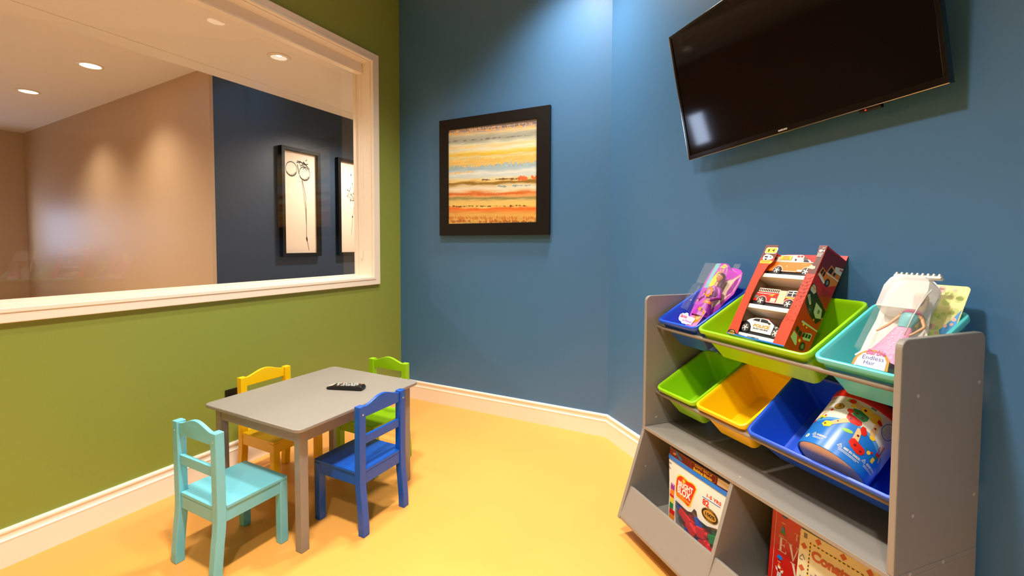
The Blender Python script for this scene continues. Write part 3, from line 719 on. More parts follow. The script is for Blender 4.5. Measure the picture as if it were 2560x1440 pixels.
d = Dec(); d.poly([(.014, .254), (.017, .270), (.024, .268), (.022, .252)]); d.poly([(.026, .251), (.027, .267), (.034, .265), (.033, .249)]); d.poly([(.041, .271), (.047, .291), (.060, .287), (.057, .270)]); d.poly([(.064, .272), (.066, .283), (.074, .283), (.074, .272)]); d.ell(.056, .241, .011, .013, 0); d.build('ambulance_print_dark', M['ink'], t, side, .0009)
d = Dec(); d.ell(.056, .241, .006, .0075); d.build('ambulance_print_hub', M['greyp'], t, side, .0011)
d = Dec(); d.rect(.084, .089, .298, .304); d.rect(.0905, .0955, .299, .305); d.build('ambulance_print_lights', M['red'], t, side, .0009)
d = Dec(); d.poly([(.002, .205), (.006, .214), (.020, .212), (.034, .196), (.060, .182), (.0965, .165), (.0965, .138), (.080, .114), (.050, .122), (.030, .132), (.006, .150), (.001, .170)]); d.build('police_print_body', M['ink'], t, side, .0005)
d = Dec(); d.poly([(.003, .199), (.008, .212), (.019, .210), (.030, .196), (.024, .186), (.005, .190)]); d.poly([(.046, .170), (.080, .162), (.090, .136), (.068, .128), (.052, .140)]); d.poly([(.002, .172), (.026, .150), (.030, .156), (.010, .180)]); d.build('police_print_white', M['palegreen'], t, side, .0007)
d = Dec(); d.text('POLICE', .014, .167, .006, rot=-42, bold=.0002); d.ell(.070, .150, .0055, .007); d.build('police_print_marks', M['greyp'], t, side, .0009)
d = Dec(); d.ell(.064, .120, .0035); d.ell(.093, .138, .003)
for k in range(3): d.ell(.009 + k * .006, .204 - k * .002, .0026)
d.build('police_print_lights', M['orange'], t, side, .0011)
d = Dec(); d.ring(.034, .139, .007, .010, .0012); d.ell(.034, .139, .003, .0045); d.build('police_print_wheel', M['greyp'], t, side, .0009)
d = Dec(); d.poly([(.007, .038), (.012, .078), (.024, .092), (.0965, .098), (.0965, .044), (.080, .042), (.068, .030), (.050, .024)]); d.build('engine_print_body', M['red'], t, side, .0005)
d = Dec(); d.poly([(.006, .036), (.009, .058), (.028, .052), (.040, .026), (.036, .022)]); d.poly([(.022, .092), (.024, .099), (.0965, .099), (.0965, .095)]); d.poly([(.044, .068), (.075, .080), (.084, .078), (.084, .058), (.056, .050)]); d.build('engine_print_pale', M['palegreen'], t, side, .0007)
d = Dec(); d.poly([(.012, .062), (.014, .077), (.026, .072), (.025, .056)]); d.poly([(.028, .056), (.029, .071), (.042, .067), (.042, .050)])
for k in range(3): d.poly([(.047 + k * .012, .056 + k * .003), (.047 + k * .012, .069 + k * .003), (.056 + k * .012, .071 + k * .002), (.056 + k * .012, .058 + k * .003)])
d.ell(.064, .032, .012, .014); d.build('engine_print_dark', M['ink'], t, side, .0009)
d = Dec(); d.ell(.044, .042, .005); d.ell(.010, .046, .003); d.ell(.034, .090, .004); d.ell(.050, .088, .003); d.build('engine_print_lights', M['ylw'], t, side, .0011)
d = Dec(); d.ell(.064, .032, .006, .0075); d.build('engine_print_hub', M['greyp'], t, side, .0011)

BOXM = at(.349, .262, .8523, .5184)
def wheel(t, x, z, r, y0, w):
    mb = MB(); RT = Matrix.Translation((x, y0, z)) @ Matrix.Rotation(R(90), 4, 'X')
    mb.lathe([(r * .66, .0), (r * .92, .0), (r, -.002), (r, -w), (r * .66, -w)], 28, RT); o = mb.build('wheel', M['tyre'], t)
    smooth_by_angle(o, 40)
    mb = MB(); mb.lathe([(0, .0010), (r * .16, .0012), (r * .2, -.001), (r * .62, -.0008), (r * .70, .0006), (r * .70, -.004), (0, -.004)], 28, RT)
    for k in range(5):
        a_ = 2 * PI * k / 5; c, s2 = math.cos(a_), math.sin(a_)
        pts = [(x + (c * u_ - s2 * v_) * r, y0 - .0014, z + (s2 * u_ + c * v_) * r) for u_, v_ in ((.1, -.10), (.62, -.13), (.62, .13), (.1, .10))]
        mb.add(pts + [(p[0], p[1] + .002, p[2]) for p in pts], [(0, 1, 2, 3), (4, 7, 6, 5), (0, 4, 5, 1), (1, 5, 6, 2), (2, 6, 7, 3), (3, 7, 4, 0)])
    h = mb.build('hub', M['hub'], o)
FY = .012; DY = .052
vf = lambda a, b, h: (a, FY - h, b)
# ambulance
t = thing('toy_ambulance', 'white over orange toy ambulance on the topmost tier of the red box', 'toy vehicle', BOXM, 'toy rescue vehicles in the red box')
mb = MB(); mb.prism([(.036, .284), (.036, .309), (.133, .3125), (.142, .3085), (.142, .284)], FY + .001, FY + DY, 'y'); mb.build('box_body', M['white'], t, bevel=.0015)
mb = MB(); mb.prism([(.026, .254), (.026, .268), (.035, .284), (.142, .2855), (.176, .2825), (.183, .272), (.186, .256), (.184, .250), (.026, .249)], FY, FY + DY, 'y'); mb.build('lower_body', M['orange'], t, bevel=.0018)
mb = MB(); mb.prism([(.1425, .2855), (.1425, .295), (.158, .2965), (.165, .2945), (.176, .2830)], FY + .001, FY + DY - .001, 'y'); mb.build('cab', M['white'], t, bevel=.0012)
for x in (.0705, .170): wheel(t, x, .2515, .0150, FY - .002, .010)
d = Dec(); d.poly([(.147, .2865), (.147, .2935), (.158, .2945), (.167, .2870)]); d.poly([(.116, .290), (.116, .296), (.121, .2965), (.121, .2905)]); d.build('window', M['ink'], t, vf, .0006)
d = Dec(); d.rect(.026, .182, .2835, .2855); d.poly([(.138, .251), (.139, .258), (.160, .258), (.158, .251)]); d.rect(.085, .138, .2495, .2515)
for x in (.0705, .170): d.ring(x, .2515, .0172, .0172, .0018, a0=0, a1=180)
d.text('z', .098, .269, .007, bold=.0005); d.build('white_stripe', M['white'], t, vf, .0005)
d = Dec(); d.rect(.062, .103, .292, .306); d.build('sign_field', M['ylw'], t, vf, .0004)
d = Dec(); d.text('SPEEDY', .0825, .3025, .0075, bold=.0002); d.text('RESCUE', .0825, .2955, .0075, bold=.0002); d.rect(.062, .103, .2875, .2885); d.build('sign_text', M['gold'], t, vf, .0008)
d = Dec()
for x in (.042, .052, .120, .131): d.rect(x, x + .007, .3035, .3085)
d.build('red_lights', M['red'], t, vf, .0006)
d = Dec()
for k in range(3): d.line([(.044 + .006 * math.cos(R(60 * k)), .2945 + .006 * math.sin(R(60 * k))), (.044 - .006 * math.cos(R(60 * k)), .2945 - .006 * math.sin(R(60 * k)))], .0026)
d.build('medical_star', M['ink'], t, vf, .0006)
d = Dec(); d.text('Unit 6', .157, .277, .007); d.build('door_text', M['ylw'], t, vf, .0006)
mb = MB(); mb.box(.03, .18, FY + .004, FY + DY - .004, .240, .250); mb.build('chassis', M['tyre'], t)
# fire engine
t = thing('toy_fire_engine', 'red toy fire engine with a white ladder on the middle tier of the red box', 'toy vehicle', BOXM, 'toy rescue vehicles in the red box')
mb = MB(); mb.prism([(.028, .137), (.030, .160), (.034, .170), (.114, .1715), (.114, .1815), (.139, .183), (.139, .136), (.086, .1345)], FY, FY + DY, 'y'); mb.build('red_body', M['red'], t, bevel=.0015)
mb = MB(); mb.prism([(.139, .1615), (.139, .1845), (.175, .1865), (.180, .183), (.181, .1635)], FY, FY + DY, 'y'); mb.build('cab', M['white'], t, bevel=.0018)
mb = MB(); mb.prism([(.139, .136), (.139, .1612), (.181, .1632), (.183, .140), (.176, .136)], FY + .0002, FY + DY, 'y'); mb.build('cab_front', M['red'], t, bevel=.0012)
mb = MB(); mb.box(.036, .113, FY + .01, FY + DY - .01, .1705, .1755); mb.build('deck', M['cream'], t)
mb = MB()
for zz in (.1717, .1828): mb.box(.036, .1135, FY - .0002, FY + .0016, zz - .0008, zz + .0008)
for k in range(12): mb.box(.037 + k * .0067, .0388 + k * .0067, FY, FY + .0014, .171, .183)
mb.build('ladder', M['white'], t)
for x in (.061, .158): wheel(t, x, .1375, .0155, FY - .002, .010)
d = Dec()
for x0, x1, z0, z1 in ((.143, .157, .1765, .1810), (.161, .174, .1770, .1815), (.1425, .157, .1645, .1740), (.161, .1745, .1650, .1745)): d.rect(x0, x1, z0, z1)
d.build('window', M['ink'], t, vf, .0006)
d = Dec(); d.rect(.114, .139, .138, .181); d.rect(.092, .110, .1385, .152); d.build('shutter', M['cream'], t, vf, .0005)
d = Dec(); d.rect(.034, .095, .1635, .1655); d.rect(.08, .15, .135, .137)
for x in (.061, .158): d.ring(x, .1375, .0180, .0180, .0018, a0=0, a1=180)
d.build('white_stripe', M['white'], t, vf, .0007)
d = Dec(); d.poly([(.080, .158), (.098, .158), (.093, .161), (.104, .1655), (.092, .1655), (.095, .1625)]); d.rect(.140, .180, .1575, .1605)
for k in range(8): d.rect(.116, .1375, .142 + k * .0048, .1428 + k * .0048)
d.build('yellow_bolt', M['ylw'], t, vf, .0008)
d = Dec(); d.rect(.031, .044, .146, .157); d.build('rear_panel', M['greyp'], t, vf, .0006)
mb = MB(); mb.box(.022, .18, FY + .004, FY + DY - .004, .126, .1370); mb.build('chassis', M['tyre'], t)
# police car
t = thing('toy_police_car', 'black and white toy police car on the lowest tier of the red box', 'toy vehicle', BOXM, 'toy rescue vehicles in the red box')
mb = MB(); mb.prism([(.020, .030), (.019, .052), (.027, .060), (.040, .0625), (.135, .0590), (.176, .054), (.186, .047), (.187, .030), (.150, .027)], FY, FY + DY, 'y'); mb.build('black_body', M['black'], t, bevel=.0022)
mb = MB(); mb.prism([(.070, .029), (.066, .044), (.056, .055), (.040, .0620), (.052, .0705), (.070, .0765), (.098, .0785), (.118, .0765), (.140, .0640), (.144, .0605), (.145, .0285)], FY - .0008, FY + DY + .0008, 'y'); mb.build('white_cabin', M['white'], t, bevel=.0015)
for x in (.0485, .160): wheel(t, x, .0375, .0165, FY - .002, .010)
d = Dec(); d.poly([(.063, .0665), (.070, .0730), (.088, .0750), (.090, .0650)]); d.poly([(.0935, .0648), (.092, .0752), (.103, .0755), (.116, .0735), (.128, .0640)]); d.build('side_window', M['ink'], t, vf, .0016)
mb = MB(); mb.prism([(.141, .0605), (.1195, .0755), (.121, .0765), (.1615, .0575), (.160, .0560)], FY + .002, FY + DY - .002, 'y'); mb.build('windscreen', M['ink'], t)
mb = MB(); mb.box(.090, .112, FY + .006, FY + DY - .006, .078, .0815); mb.build('light_bar', M['red'], t, bevel=.001)
mb = MB(); mb.box(.122, .130, FY - .006, FY - .001, .0625, .0665); mb.build('mirror', M['black'], t, bevel=.001)
d = Dec(); d.text('POLICE', .1025, .0500, .0135, bold=.0006, width=.058); d.build('police_text', M['gold'], t, vf, .0014)
d = Dec(); d.text('PROTECT AND SERVE', .1030, .0400, .0062, bold=.0002, width=.054); d.build('motto_text', M['ink'], t, vf, .0014)
d = Dec(); d.text('27', .1535, .0555, .008, bold=.0003); d.build('number_text', M['white'], t, vf, .0006)
mb = MB(); mb.box(.024, .18, FY + .004, FY + DY - .004, .022, .030); mb.build('chassis', M['tyre'], t)

# ------------------------------------------------------------------ dolls
def doll(parent, base, hgt, suit, skirtm, hair, ox, arms, wide=1., foot=.14):
    """joints in the card frame: x across, y out (negative = towards the viewer), z up the card; ox(z) gives the lean"""
    P = lambda x, z, y=0.: (base[0] + x * hgt + ox * z * hgt, base[1] + y * hgt, base[2] + z * hgt)
    J = [P(0, .47) + (.040 * hgt, .030 * hgt), P(0, .55) + (.030 * hgt, .024 * hgt), P(0, .66) + (.043 * hgt, .034 * hgt), P(0, .74) + (.036 * hgt, .026 * hgt), P(0, .79) + (.0155 * hgt,), P(0, .835) + (.018 * hgt,)]
    E_ = [(i, i + 1) for i in range(5)]
    for s_ in (-1, 1):
        sh, el, wr, hd = arms[0 if s_ < 0 else 1]; n0 = len(J)
        J += [P(*sh) + (.017 * hgt,), P(*el) + (.0135 * hgt,), P(*wr) + (.0095 * hgt,), P(*hd) + (.010 * hgt,)]
        E_ += [(3, n0), (n0, n0 + 1), (n0 + 1, n0 + 2), (n0 + 2, n0 + 3)]
    for s_ in (-1, 1):
        n0 = len(J)
        J += [P(s_ * .035, .40) + (.034 * hgt,), P(s_ * .034, .27) + (.022 * hgt,), P(s_ * .032, foot + .04) + (.015 * hgt,), P(s_ * .032, foot, -.01) + (.012 * hgt,)]
        E_ += [(0, n0), (n0, n0 + 1), (n0 + 1, n0 + 2), (n0 + 2, n0 + 3)]
    body = skin('doll_body', J, E_, M['skin'], parent)
    # head
    hc = Vector(P(0, .895)); rx, ry, rz = .047 * hgt, .050 * hgt, .062 * hgt
    mb = MB(); prof = [(0, -1), (.30, -.95), (.52, -.78), (.78, -.45), (.95, -.05), (1, .25), (.9, .6), (.6, .88), (0, 1)]
    n = 24; loops = []
    for r_, z_ in prof:
        lp = []
        for k in range(n):
            a_ = 2 * PI * k / n; x, y = r_ * math.cos(a_), r_ * math.sin(a_)
            y2 = y * ry
            if y < -.55 and abs(x) < .25 and -.35 < z_ < .1: y2 -= .010 * hgt * (1 - abs(x) / .25)
            lp.append((hc.x + x * rx, hc.y + y2, hc.z + z_ * rz))
        loops.append(lp)
    mb.loft(loops); hd = mb.build('head', M['skin'], parent, smooth=True)
    ff = lambda a, b, h: (hc.x + a, hc.y - math.sqrt(max(0.0, 1 - (a / rx) ** 2 - (b / rz) ** 2)) * ry * 1.0 - h, hc.z + b)
    d = Dec(); 
    for s_ in (-1, 1): d.ell(s_ * .020 * hgt, .006 * hgt, .0075 * hgt, .0042 * hgt, n=10)
    for s_ in (-1, 1): d.line([(s_ * .011 * hgt, .017 * hgt), (s_ * .021 * hgt, .020 * hgt), (s_ * .029 * hgt, .016 * hgt)], .0022 * hgt)
    d.build('eyes', M['ink'], hd, ff, .002)
    d = Dec(); d.poly([(-.011 * hgt, -.027 * hgt), (-.004 * hgt, -.0235 * hgt), (0, -.0245 * hgt), (.004 * hgt, -.0235 * hgt), (.011 * hgt, -.027 * hgt), (0, -.033 * hgt)]); d.build('lips', mat('doll_lips', (200, 60, 84), .3), hd, ff, .002)
    return P, hc, body

def hair_cap(P, hc, hgt, m, parent, length, name='hair'):
    mb = MB(); n = 28; loops = []
    for z_, r_, yo in ((1.12, .05, .1), (1.06, .6, .08), (.85, .95, .1), (.5, 1.14, .2), (.1, 1.2, .42), (-.4, 1.22, .62), (-1.0, 1.1, .7)) + tuple((-1.0 - length * k / 4, 1.1 - .06 * k, .7) for k in range(1, 5)):
        lp = []
        for k in range(n):
            a_ = 2 * PI * k / n; wv = 1 + .05 * math.sin(6 * a_ + z_ * 3)
            x, y = r_ * wv * math.cos(a_) * .049 * hgt, r_ * wv * math.sin(a_) * .052 * hgt * (.55 if z_ < .3 else .95)
            lp.append((hc.x + x, hc.y + y + yo * .05 * hgt, hc.z + z_ * .062 * hgt))
        loops.append(lp)
    mb.loft(loops); return mb.build(name, m, parent, smooth=True)

def cloth(P, prof, m, name, parent, n=32, wave=0., k_=8, yoff=0., hgt=.28, squash=.75):
    mb = MB(); loops = []
    for z_, r_ in prof:
        c = Vector(P(0, z_, yoff)); lp = []
        for k in range(n):
            a_ = 2 * PI * k / n; w_ = 1 + wave * math.sin(k_ * a_) * (prof[0][0] - z_) / (prof[0][0] - prof[-1][0] + 1e-6)
            lp.append((c.x + r_ * hgt * w_ * math.cos(a_), c.y + r_ * hgt * squash * w_ * math.sin(a_), c.z))
        loops.append(lp)
    mb.loft(loops, False, False); return mb.build(name, m, parent, smooth=True)

# purple doll package in the small blue bin
O1 = at(.135, .225, .79, R(30))
t = thing('doll_package', 'purple-suited doll in clear plastic on a purple swirl card, in the small blue bin', 'doll', O1, 'packaged dolls in the upper bins')
out1 = [(-.055, .045), (.018, .045), (.050, .09), (.080, .165), (.104, .205), (.109, .262), (.101, .292), (.086, .305), (.060, .3105), (.034, .311), (.022, .322), (.006, .3285), (-.040, .328), (-.052, .300), (-.058, .250), (-.058, .12)]
mb = MB(); mb.prism(out1, -.001, .0005, 'y'); mb.build('backing_card', M['magenta'], t)
d = Dec(); d.poly([(.020, .112), (.072, .175), (.098, .212), (.103, .262), (.098, .286), (.070, .262), (.045, .255), (.030, .20)]); d.build('white_swirl_print', M['cream'], t, flat, .0013)
d = Dec(); d.poly([(.074, .190), (.094, .210), (.100, .250), (.099, .280), (.086, .262), (.078, .235), (.072, .210)]); d.build('purple_swirl_print', M['purple'], t, flat, .0017)
d = Dec(); d.line([(.070, .18), (.069, .205), (.076, .240), (.090, .275), (.099, .288)], .0022); d.line([(.045, .256), (.075, .268), (.101, .292)], .0022); d.line([(.075, .186), (.090, .198), (.098, .218)], .002); d.build('pink_line_print', M['pink'], t, flat, .0019)
d = Dec(); d.poly([(-.050, .215), (-.045, .325), (-.020, .3275), (-.030, .27), (-.020, .22)]); d.build('aqua_print', M['aqua'], t, flat, .0013)
d = Dec(); d.poly([(-.030, .225), (-.026, .27), (-.012, .300), (.012, .304), (.0, .26), (-.006, .222)]); d.poly([(-.02, .31), (.0, .326), (.02, .316), (.01, .306)]); d.build('yellow_print', M['ylw'], t, flat, .0015)
hg = .290; bs = (.030, -.030, -.008)
P, hc, body = doll(t, bs, hg, None, None, None, .04, (((-.075, .73), (-.115, .60, -.02), (-.090, .51, -.08), (-.070, .49, -.09)), ((.080, .73), (.175, .60, -.02), (.110, .535, -.10), (.070, .525, -.11))))
hair_cap(P, hc, hg, M['hairbrown'], t, 1.8)
cloth(P, [(.765, .040), (.74, .062), (.70, .072), (.66, .070), (.60, .055), (.55, .047), (.50, .056), (.46, .066)], M['purple'], 'bodice', t, hgt=hg)
cloth(P, [(.50, .066), (.44, .090), (.36, .116), (.31, .130)], M['purple'], 'tunic_skirt', t, wave=.05, hgt=hg)
cloth(P, [(.545, .052), (.535, .060), (.51, .064), (.50, .062)], M['orange'], 'belt', t, hgt=hg)
for s_, sh, el, wr in ((-1, (-.075, .73), (-.115, .60, -.02), (-.093, .52, -.075)), (1, (.080, .73), (.175, .60, -.02), (.118, .538, -.095))):
    mb = MB(); pts_ = [Vector(P(*sh)), Vector(P(*el)), Vector(P(*wr))]
    mb.tube([pts_[0] + (pts_[0] - pts_[1]) * .15, pts_[0], pts_[0].lerp(pts_[1], .5), pts_[1], pts_[1].lerp(pts_[2], .5), pts_[2]], [.016 * hg, .032 * hg, .030 * hg, .027 * hg, .022 * hg, .019 * hg], 12); mb.build('sleeve', M['purple'], t, smooth=True)
for s_ in (-1, 1):
    mb = MB(); mb.tube([P(s_ * .035, .41), P(s_ * .034, .27), P(s_ * .032, .17), P(s_ * .032, .13, -.01)], [.042 * hg, .029 * hg, .022 * hg, .018 * hg], 12); mb.build('boot', M['pink'], t, smooth=True)
cz = lambda a, b, h: (a, bs[1] - .072 * hg * .75 - h, b)
d = Dec()
c = P(0, .655); rr_ = []
for k in range(18): rr_.append((c[0] + (.024 if k % 2 else .019) * math.cos(2 * PI * k / 18) * .75, c[2] + (.024 if k % 2 else .019) * math.sin(2 * PI * k / 18)))
d.poly(rr_); d.build('sunburst', M['orange'], t, lambda a, b, h: (a, bs[1] - hg * .058 + ((a - c[0]) / .05) ** 2 * .018 - .001, b), .001, step=.006)
d = Dec(); d.ell(c[0], c[2], .009, .012); d.build('sunburst_heart', M['pink'], t, lambda a, b, h: (a, bs[1] - hg * .058 + ((a - c[0]) / .05) ** 2 * .018 - .0022, b), .001, step=.006)
c2 = P(.02, .395); d = Dec(); rr_ = [(c2[0] + (.014 if k % 2 else .006) * math.cos(2 * PI * k / 14), c2[2] + (.014 if k % 2 else .006) * math.sin(2 * PI * k / 14)) for k in range(14)]
d.poly(rr_); d.build('gold_star', M['gold'], t, lambda a, b, h: (a, bs[1] - hg * .088 * .80 - .004, b), .001)
mb = MB(); c3 = P(0, .965)
for k in range(5): mb.prism([(c3[0] - .016 + k * .007, c3[2] - .002), (c3[0] - .010 + k * .007, c3[2] - .002), (c3[0] - .013 + k * .007, c3[2] + .010 + .005 * (k == 2))], c3[1] - .014, c3[1] - .012, 'y')
mb.build('tiara', M['pink'], t)
# printed toe-card with a portrait, and the logo standing at its foot
mb = MB(); mb.prism([(.002, .030), (.050, .030), (.060, .060), (.070, .102), (.052, .110), (.022, .086), (.002, .070)], -.0485, -.0475, 'y'); mb.box(.008, .040, -.0475, 0, .030, .031); mb.build('toe_card', M['pink'], t)
pf_ = lambda a, b, h: (a, -.0485 - h, b)
d = Dec(); d.poly([(.020, .060), (.030, .080), (.040, .102), (.056, .106), (.066, .098), (.060, .076), (.052, .056), (.034, .050)]); d.build('portrait_hair', M['orange'], t, pf_, .0006)
d = Dec(); d.ell(.046, .078, .0105, .0145, -15); d.build('portrait_face', M['wood'], t, pf_, .0011)
lg = [(-.038, .046), (-.046, .054), (-.047, .070), (-.036, .0785), (-.026, .0775), (-.018, .083), (-.009, .081), (.000, .070), (.036, .067), (.037, .060), (.030, .041), (.008, .037), (-.018, .037), (-.028, .044)]
mb = MB(); mb.prism(lg, -.0515, -.0503, 'y'); lo = mb.build('logo_card', M['white'], t)
mb = MB(); mb.box(.004, .030, -.0503, -.0485, .038, .050); mb.build('logo_tab', M['white'], t)
lf = lambda a, b, h: (a, -.0520 - h, b)
d = Dec(); d.text('Barbie', -.0235, .0655, .0175, rot=-4, bold=.0004, shear=.2, width=.036); d.build('logo_text', mat('hot_pink', (214, 40, 110), .4), lo, lf, .0)
d = Dec(); d.text('in Princess', .004, .0495, .0125, rot=-3, bold=.0002, shear=.2, width=.050); d.build('subtitle_text', M['magenta'], lo, lf, .0)
# clear blister: faceted shell plus the small clear box with an accessory
def shell(name, pts, dep, inset, parent, m):
    c = Vector((sum(p[0] for p in pts) / len(pts), sum(p[1] for p in pts) / len(pts)))
    mb = MB(); A_ = [(p[0], -.0015, p[1]) for p in pts]; B_ = [(p[0], -dep, p[1]) for p in [(c.x + (q[0] - c.x) * inset, c.y + (q[1] - c.y) * inset) for q in pts]]
    mb.loft([A_, B_], False, True); return mb.build(name, m, parent)
shell('blister', [(-.020, .115), (.045, .115), (.088, .175), (.098, .215), (.080, .290), (.050, .306), (.000, .310), (-.012, .25)], .046, .9, t, M['clear'])
shell('side_blister', [(-.098, .095), (-.050, .088), (-.042, .215), (-.040, .235), (-.060, .242), (-.092, .215)], .026, .86, t, M['clear'])
mb = MB(); mb.box(-.105, -.040, -.0015, -.0008, .235, .327); mb.box(.045, .075, -.0012, -.0005, .309, .330); mb.build('clear_flap', M['clear'], t)
mb = MB(); mb.tube([(-.085, -.012, .12), (-.066, -.012, .20), (-.060, -.012, .214)], [.0035, .003, .006], 10); mb.build('wand', M['clear'], t, smooth=True)
mb = MB(); mb.tube([P(.045, .93, .02), P(.06, 1.0, -.01), P(.045, 1.06, -.02), P(.015, 1.04, -.02), P(0, .98, -.03)], .0014, 8); mb.build('plastic_tie', M['white'], t, smooth=True)

# blonde doll package in the turquoise bin
O2 = at(.78, .25, .79, R(30))
t = thing('doll_package', 'pink-skirted blonde doll under a clear dome with toothed white top, in the turquoise bin', 'doll', O2, 'packaged dolls in the upper bins')
out2 = [(-.050, .055), (.080, .055), (.078, .16), (.066, .235), (.070, .275), (.064, .296), (.048, .312), (-.018, .314), (-.034, .298), (-.042, .277), (-.043, .246), (-.041, .188), (-.046, .141)]
mb = MB(); mb.prism(out2, -.001, .0008, 'y'); mb.build('backing_card', M['white'], t)
mb = MB(); comb = [(-.036, .3135), (.065, .3135), (.066, .3195)]
for k in range(9):
    x = .063 - k * .0115; comb += [(x, .3195), (x - .001, .3265), (x - .0045, .3265), (x - .0058, .3200)]
comb += [(-.0365, .3195)]
mb.prism(comb, -.012, .001, 'y'); mb.build('toothed_top', M['white'], t, bevel=.0008)
hg2 = .265; b2 = (.0225, -.026, .008)
P, hc, body = doll(t, b2, hg2, None, None, None, .115, (((-.075, .73), (-.125, .60, -.02), (-.150, .52, -.06), (-.165, .51, -.06)), ((.080, .73), (.150, .63, -.01), (.120, .54, -.05), (.10, .51, -.06))))
hair_cap(P, hc, hg2, M['blonde'], t, 3.2)
cloth(P, [(.775, .046), (.75, .060), (.72, .070), (.69, .072), (.64, .060), (.60, .053)], M['aqua'], 'bodice', t, hgt=hg2)
cloth(P, [(.785, .050), (.775, .063), (.755, .070), (.74, .068)], M['pink'], 'pink_collar', t, hgt=hg2, wave=.06, k_=7)
gown = mat('pink_lace', (232, 150, 186), .5, noise=.35, nscale=180)
cloth(P, [(.61, .054), (.58, .072), (.52, .088), (.42, .118), (.33, .150), (.22, .172)], gown, 'gown_skirt', t, wave=.07, k_=11, hgt=hg2, squash=.55)
d = Dec(); rr = random.Random(9)
def gr(z_): return hg2 * (.054 + (.61 - z_) * .305)
for k in range(150):
    z_ = .23 + .35 * rr.random(); u_ = rr.uniform(-.85, .85); c = P(u_ * gr(z_) / hg2 * .97, z_)
    d.ell(c[0], c[2], .0004 + .0008 * rr.random(), n=5)
gx = b2[0]
d.build('lace_flecks', M['white'], t, lambda a, b, h: (a, b2[1] - .58 * math.sqrt(max(0, gr((b - b2[2]) / hg2) ** 2 - (a - P(0, (b - b2[2]) / hg2)[0]) ** 2)) - .0022, b), 0)
d = Dec(); d.poly([(-.0225, .0420), (-.021, .060), (-.014, .073), (-.003, .083), (.012, .089), (.030, .088), (.044, .081), (.054, .070), (.0585, .0420)]); d.build('oval_border', M['gold'], t, lambda a, b, h: (a, -.0530, b), 0)
d = Dec(); d.poly([(-.0160, .0420), (-.014, .062), (-.006, .075), (.010, .0835), (.030, .0825), (.042, .076), (.050, .064), (.0520, .0420)]); d.build('oval_label', mat('pale_blue_card', (216, 218, 232), .4), t, lambda a, b, h: (a, -.0536, b), 0)
mb = MB(); mb.box(-.0155, .051, -.0528, -.0520, .0425, .060); mb.box(-.0155, .051, -.0520, 0, .0425, .0432); mb.build('toe_card', M['white'], t)
of = lambda a, b, h: (a, -.0542, b)
d = Dec(); d.text('Barbie', .021, .0820, .019, rot=3, bold=.0003, shear=.25, width=.042); d.build('logo_text', mat('rose_pink', (228, 90, 150), .4), t, lambda a, b, h: (a, -.0548, b), 0)
d = Dec(); d.text('Endless', .0195, .0670, .0145, rot=2, bold=-.0001, width=.047); d.text('Hair', .0150, .0540, .0145, rot=2, bold=-.0001); d.build('title_text', mat('violet_ink', (90, 76, 150), .4), t, of, 0)
d = Dec()
for k in range(9): d.ell(-.021 + k * .0022, .068 + .0028 * k, .0026, n=8)
d.build('lace_edge_print', M['white'], t, lambda a, b, h: (a, -.0526, b), 0)
shell('dome', [(-.028, .205), (.068, .205), (.076, .262), (.072, .286), (.056, .302), (-.006, .304), (-.020, .290), (-.028, .268)], .050, .93, t, M['dome'])  # upper dome whitened as painted glare, lower blister stays clear
shell('blister', [(-.036, .085), (.072, .085), (.067, .2045), (-.027, .2045)], .0515, .94, t, M['clear'])
mb = MB(); mb.tube([(.062, -.0525, .140), (.0645, -.0525, .19), (.0675, -.0525, .212), (.0735, -.0500, .25), (.0765, -.046, .266)], .0012, 8); mb.build('white_rib', M['white'], t, smooth=True)

# second package behind it
O3 = at(.860, .17, .83, R(30))
t = thing('doll_package', 'yellow floral doll card standing behind the blonde doll, next to the right side panel', 'doll', O3, 'packaged dolls in the upper bins')
mb = MB(); mb.prism(rrect(-.075, .018, .02, .252, .010), -.001, .0008, 'y'); mb.build('backing_card', mat('pale_yellow_card', (238, 226, 150), .4), t)
d = Dec(); rr = random.Random(4)
for k in range(26): d.ell(-.068 + .078 * rr.random(), .10 + .145 * rr.random(), .004 + .006 * rr.random(), n=8)
d.build('leaf_print', mat('pale_leaf', (206, 214, 120), .5), t, flat, .0013)
d = Dec()
for k in range(16): d.ell(-.068 + .078 * rr.random(), .10 + .145 * rr.random(), .004 + .005 * rr.random(), n=7)
d.build('blossom_print', mat('peach_blossom', (244, 190, 170), .5), t, flat, .0016)
d = Dec(); d.poly([(-.012, .13), (.004, .16), (.016, .19), (.016, .11), (.0, .10)]); d.build('blue_print', M['skyblue'], t, flat, .0014)

# ------------------------------------------------------------------ canister of wooden construction parts
CR = .0847; CL = .197
CM = Matrix.Translation(ORG + rd * .701 + rn * .2571 + Vector((0, 0, .5636))) @ RZ @ Matrix.Rotation(R(-51), 4, 'X')
t = thing('toy_canister', 'round blue and white canister with a red lid, lying in the large blue bin', 'canister', CM)
mb = MB(); mb.lathe([(0, .004), (CR - .004, .004), (CR - .003, .0), (CR - .0005, .0), (CR, .002), (CR, .176), (0, .176)], 72); o = mb.build('tube', M['bluep'], t); smooth_by_angle(o, 30)
mb = MB(); mb.lathe([(0, .0035), (CR - .0045, .0035), (CR - .0045, .0039), (0, .0039)], 72); mb.build('base_disc', M['cream'], t)
mb = MB(); mb.lathe([(CR - .004, .170), (CR + .0022, .170), (CR + .0026, .172), (CR + .0026, .192), (CR + .001, CL - .001), (CR - .002, CL), (0, CL)], 72); o = mb.build('lid', M['red'], t); smooth_by_angle(o, 30)
def cyl(a, b, h):
    ph = R(65) - a / CR; return ((CR + h) * math.cos(ph), -(CR + h) * math.sin(ph), b)
ST = .006
d = Dec(); N = 60; w0, w1_ = -.16, .16
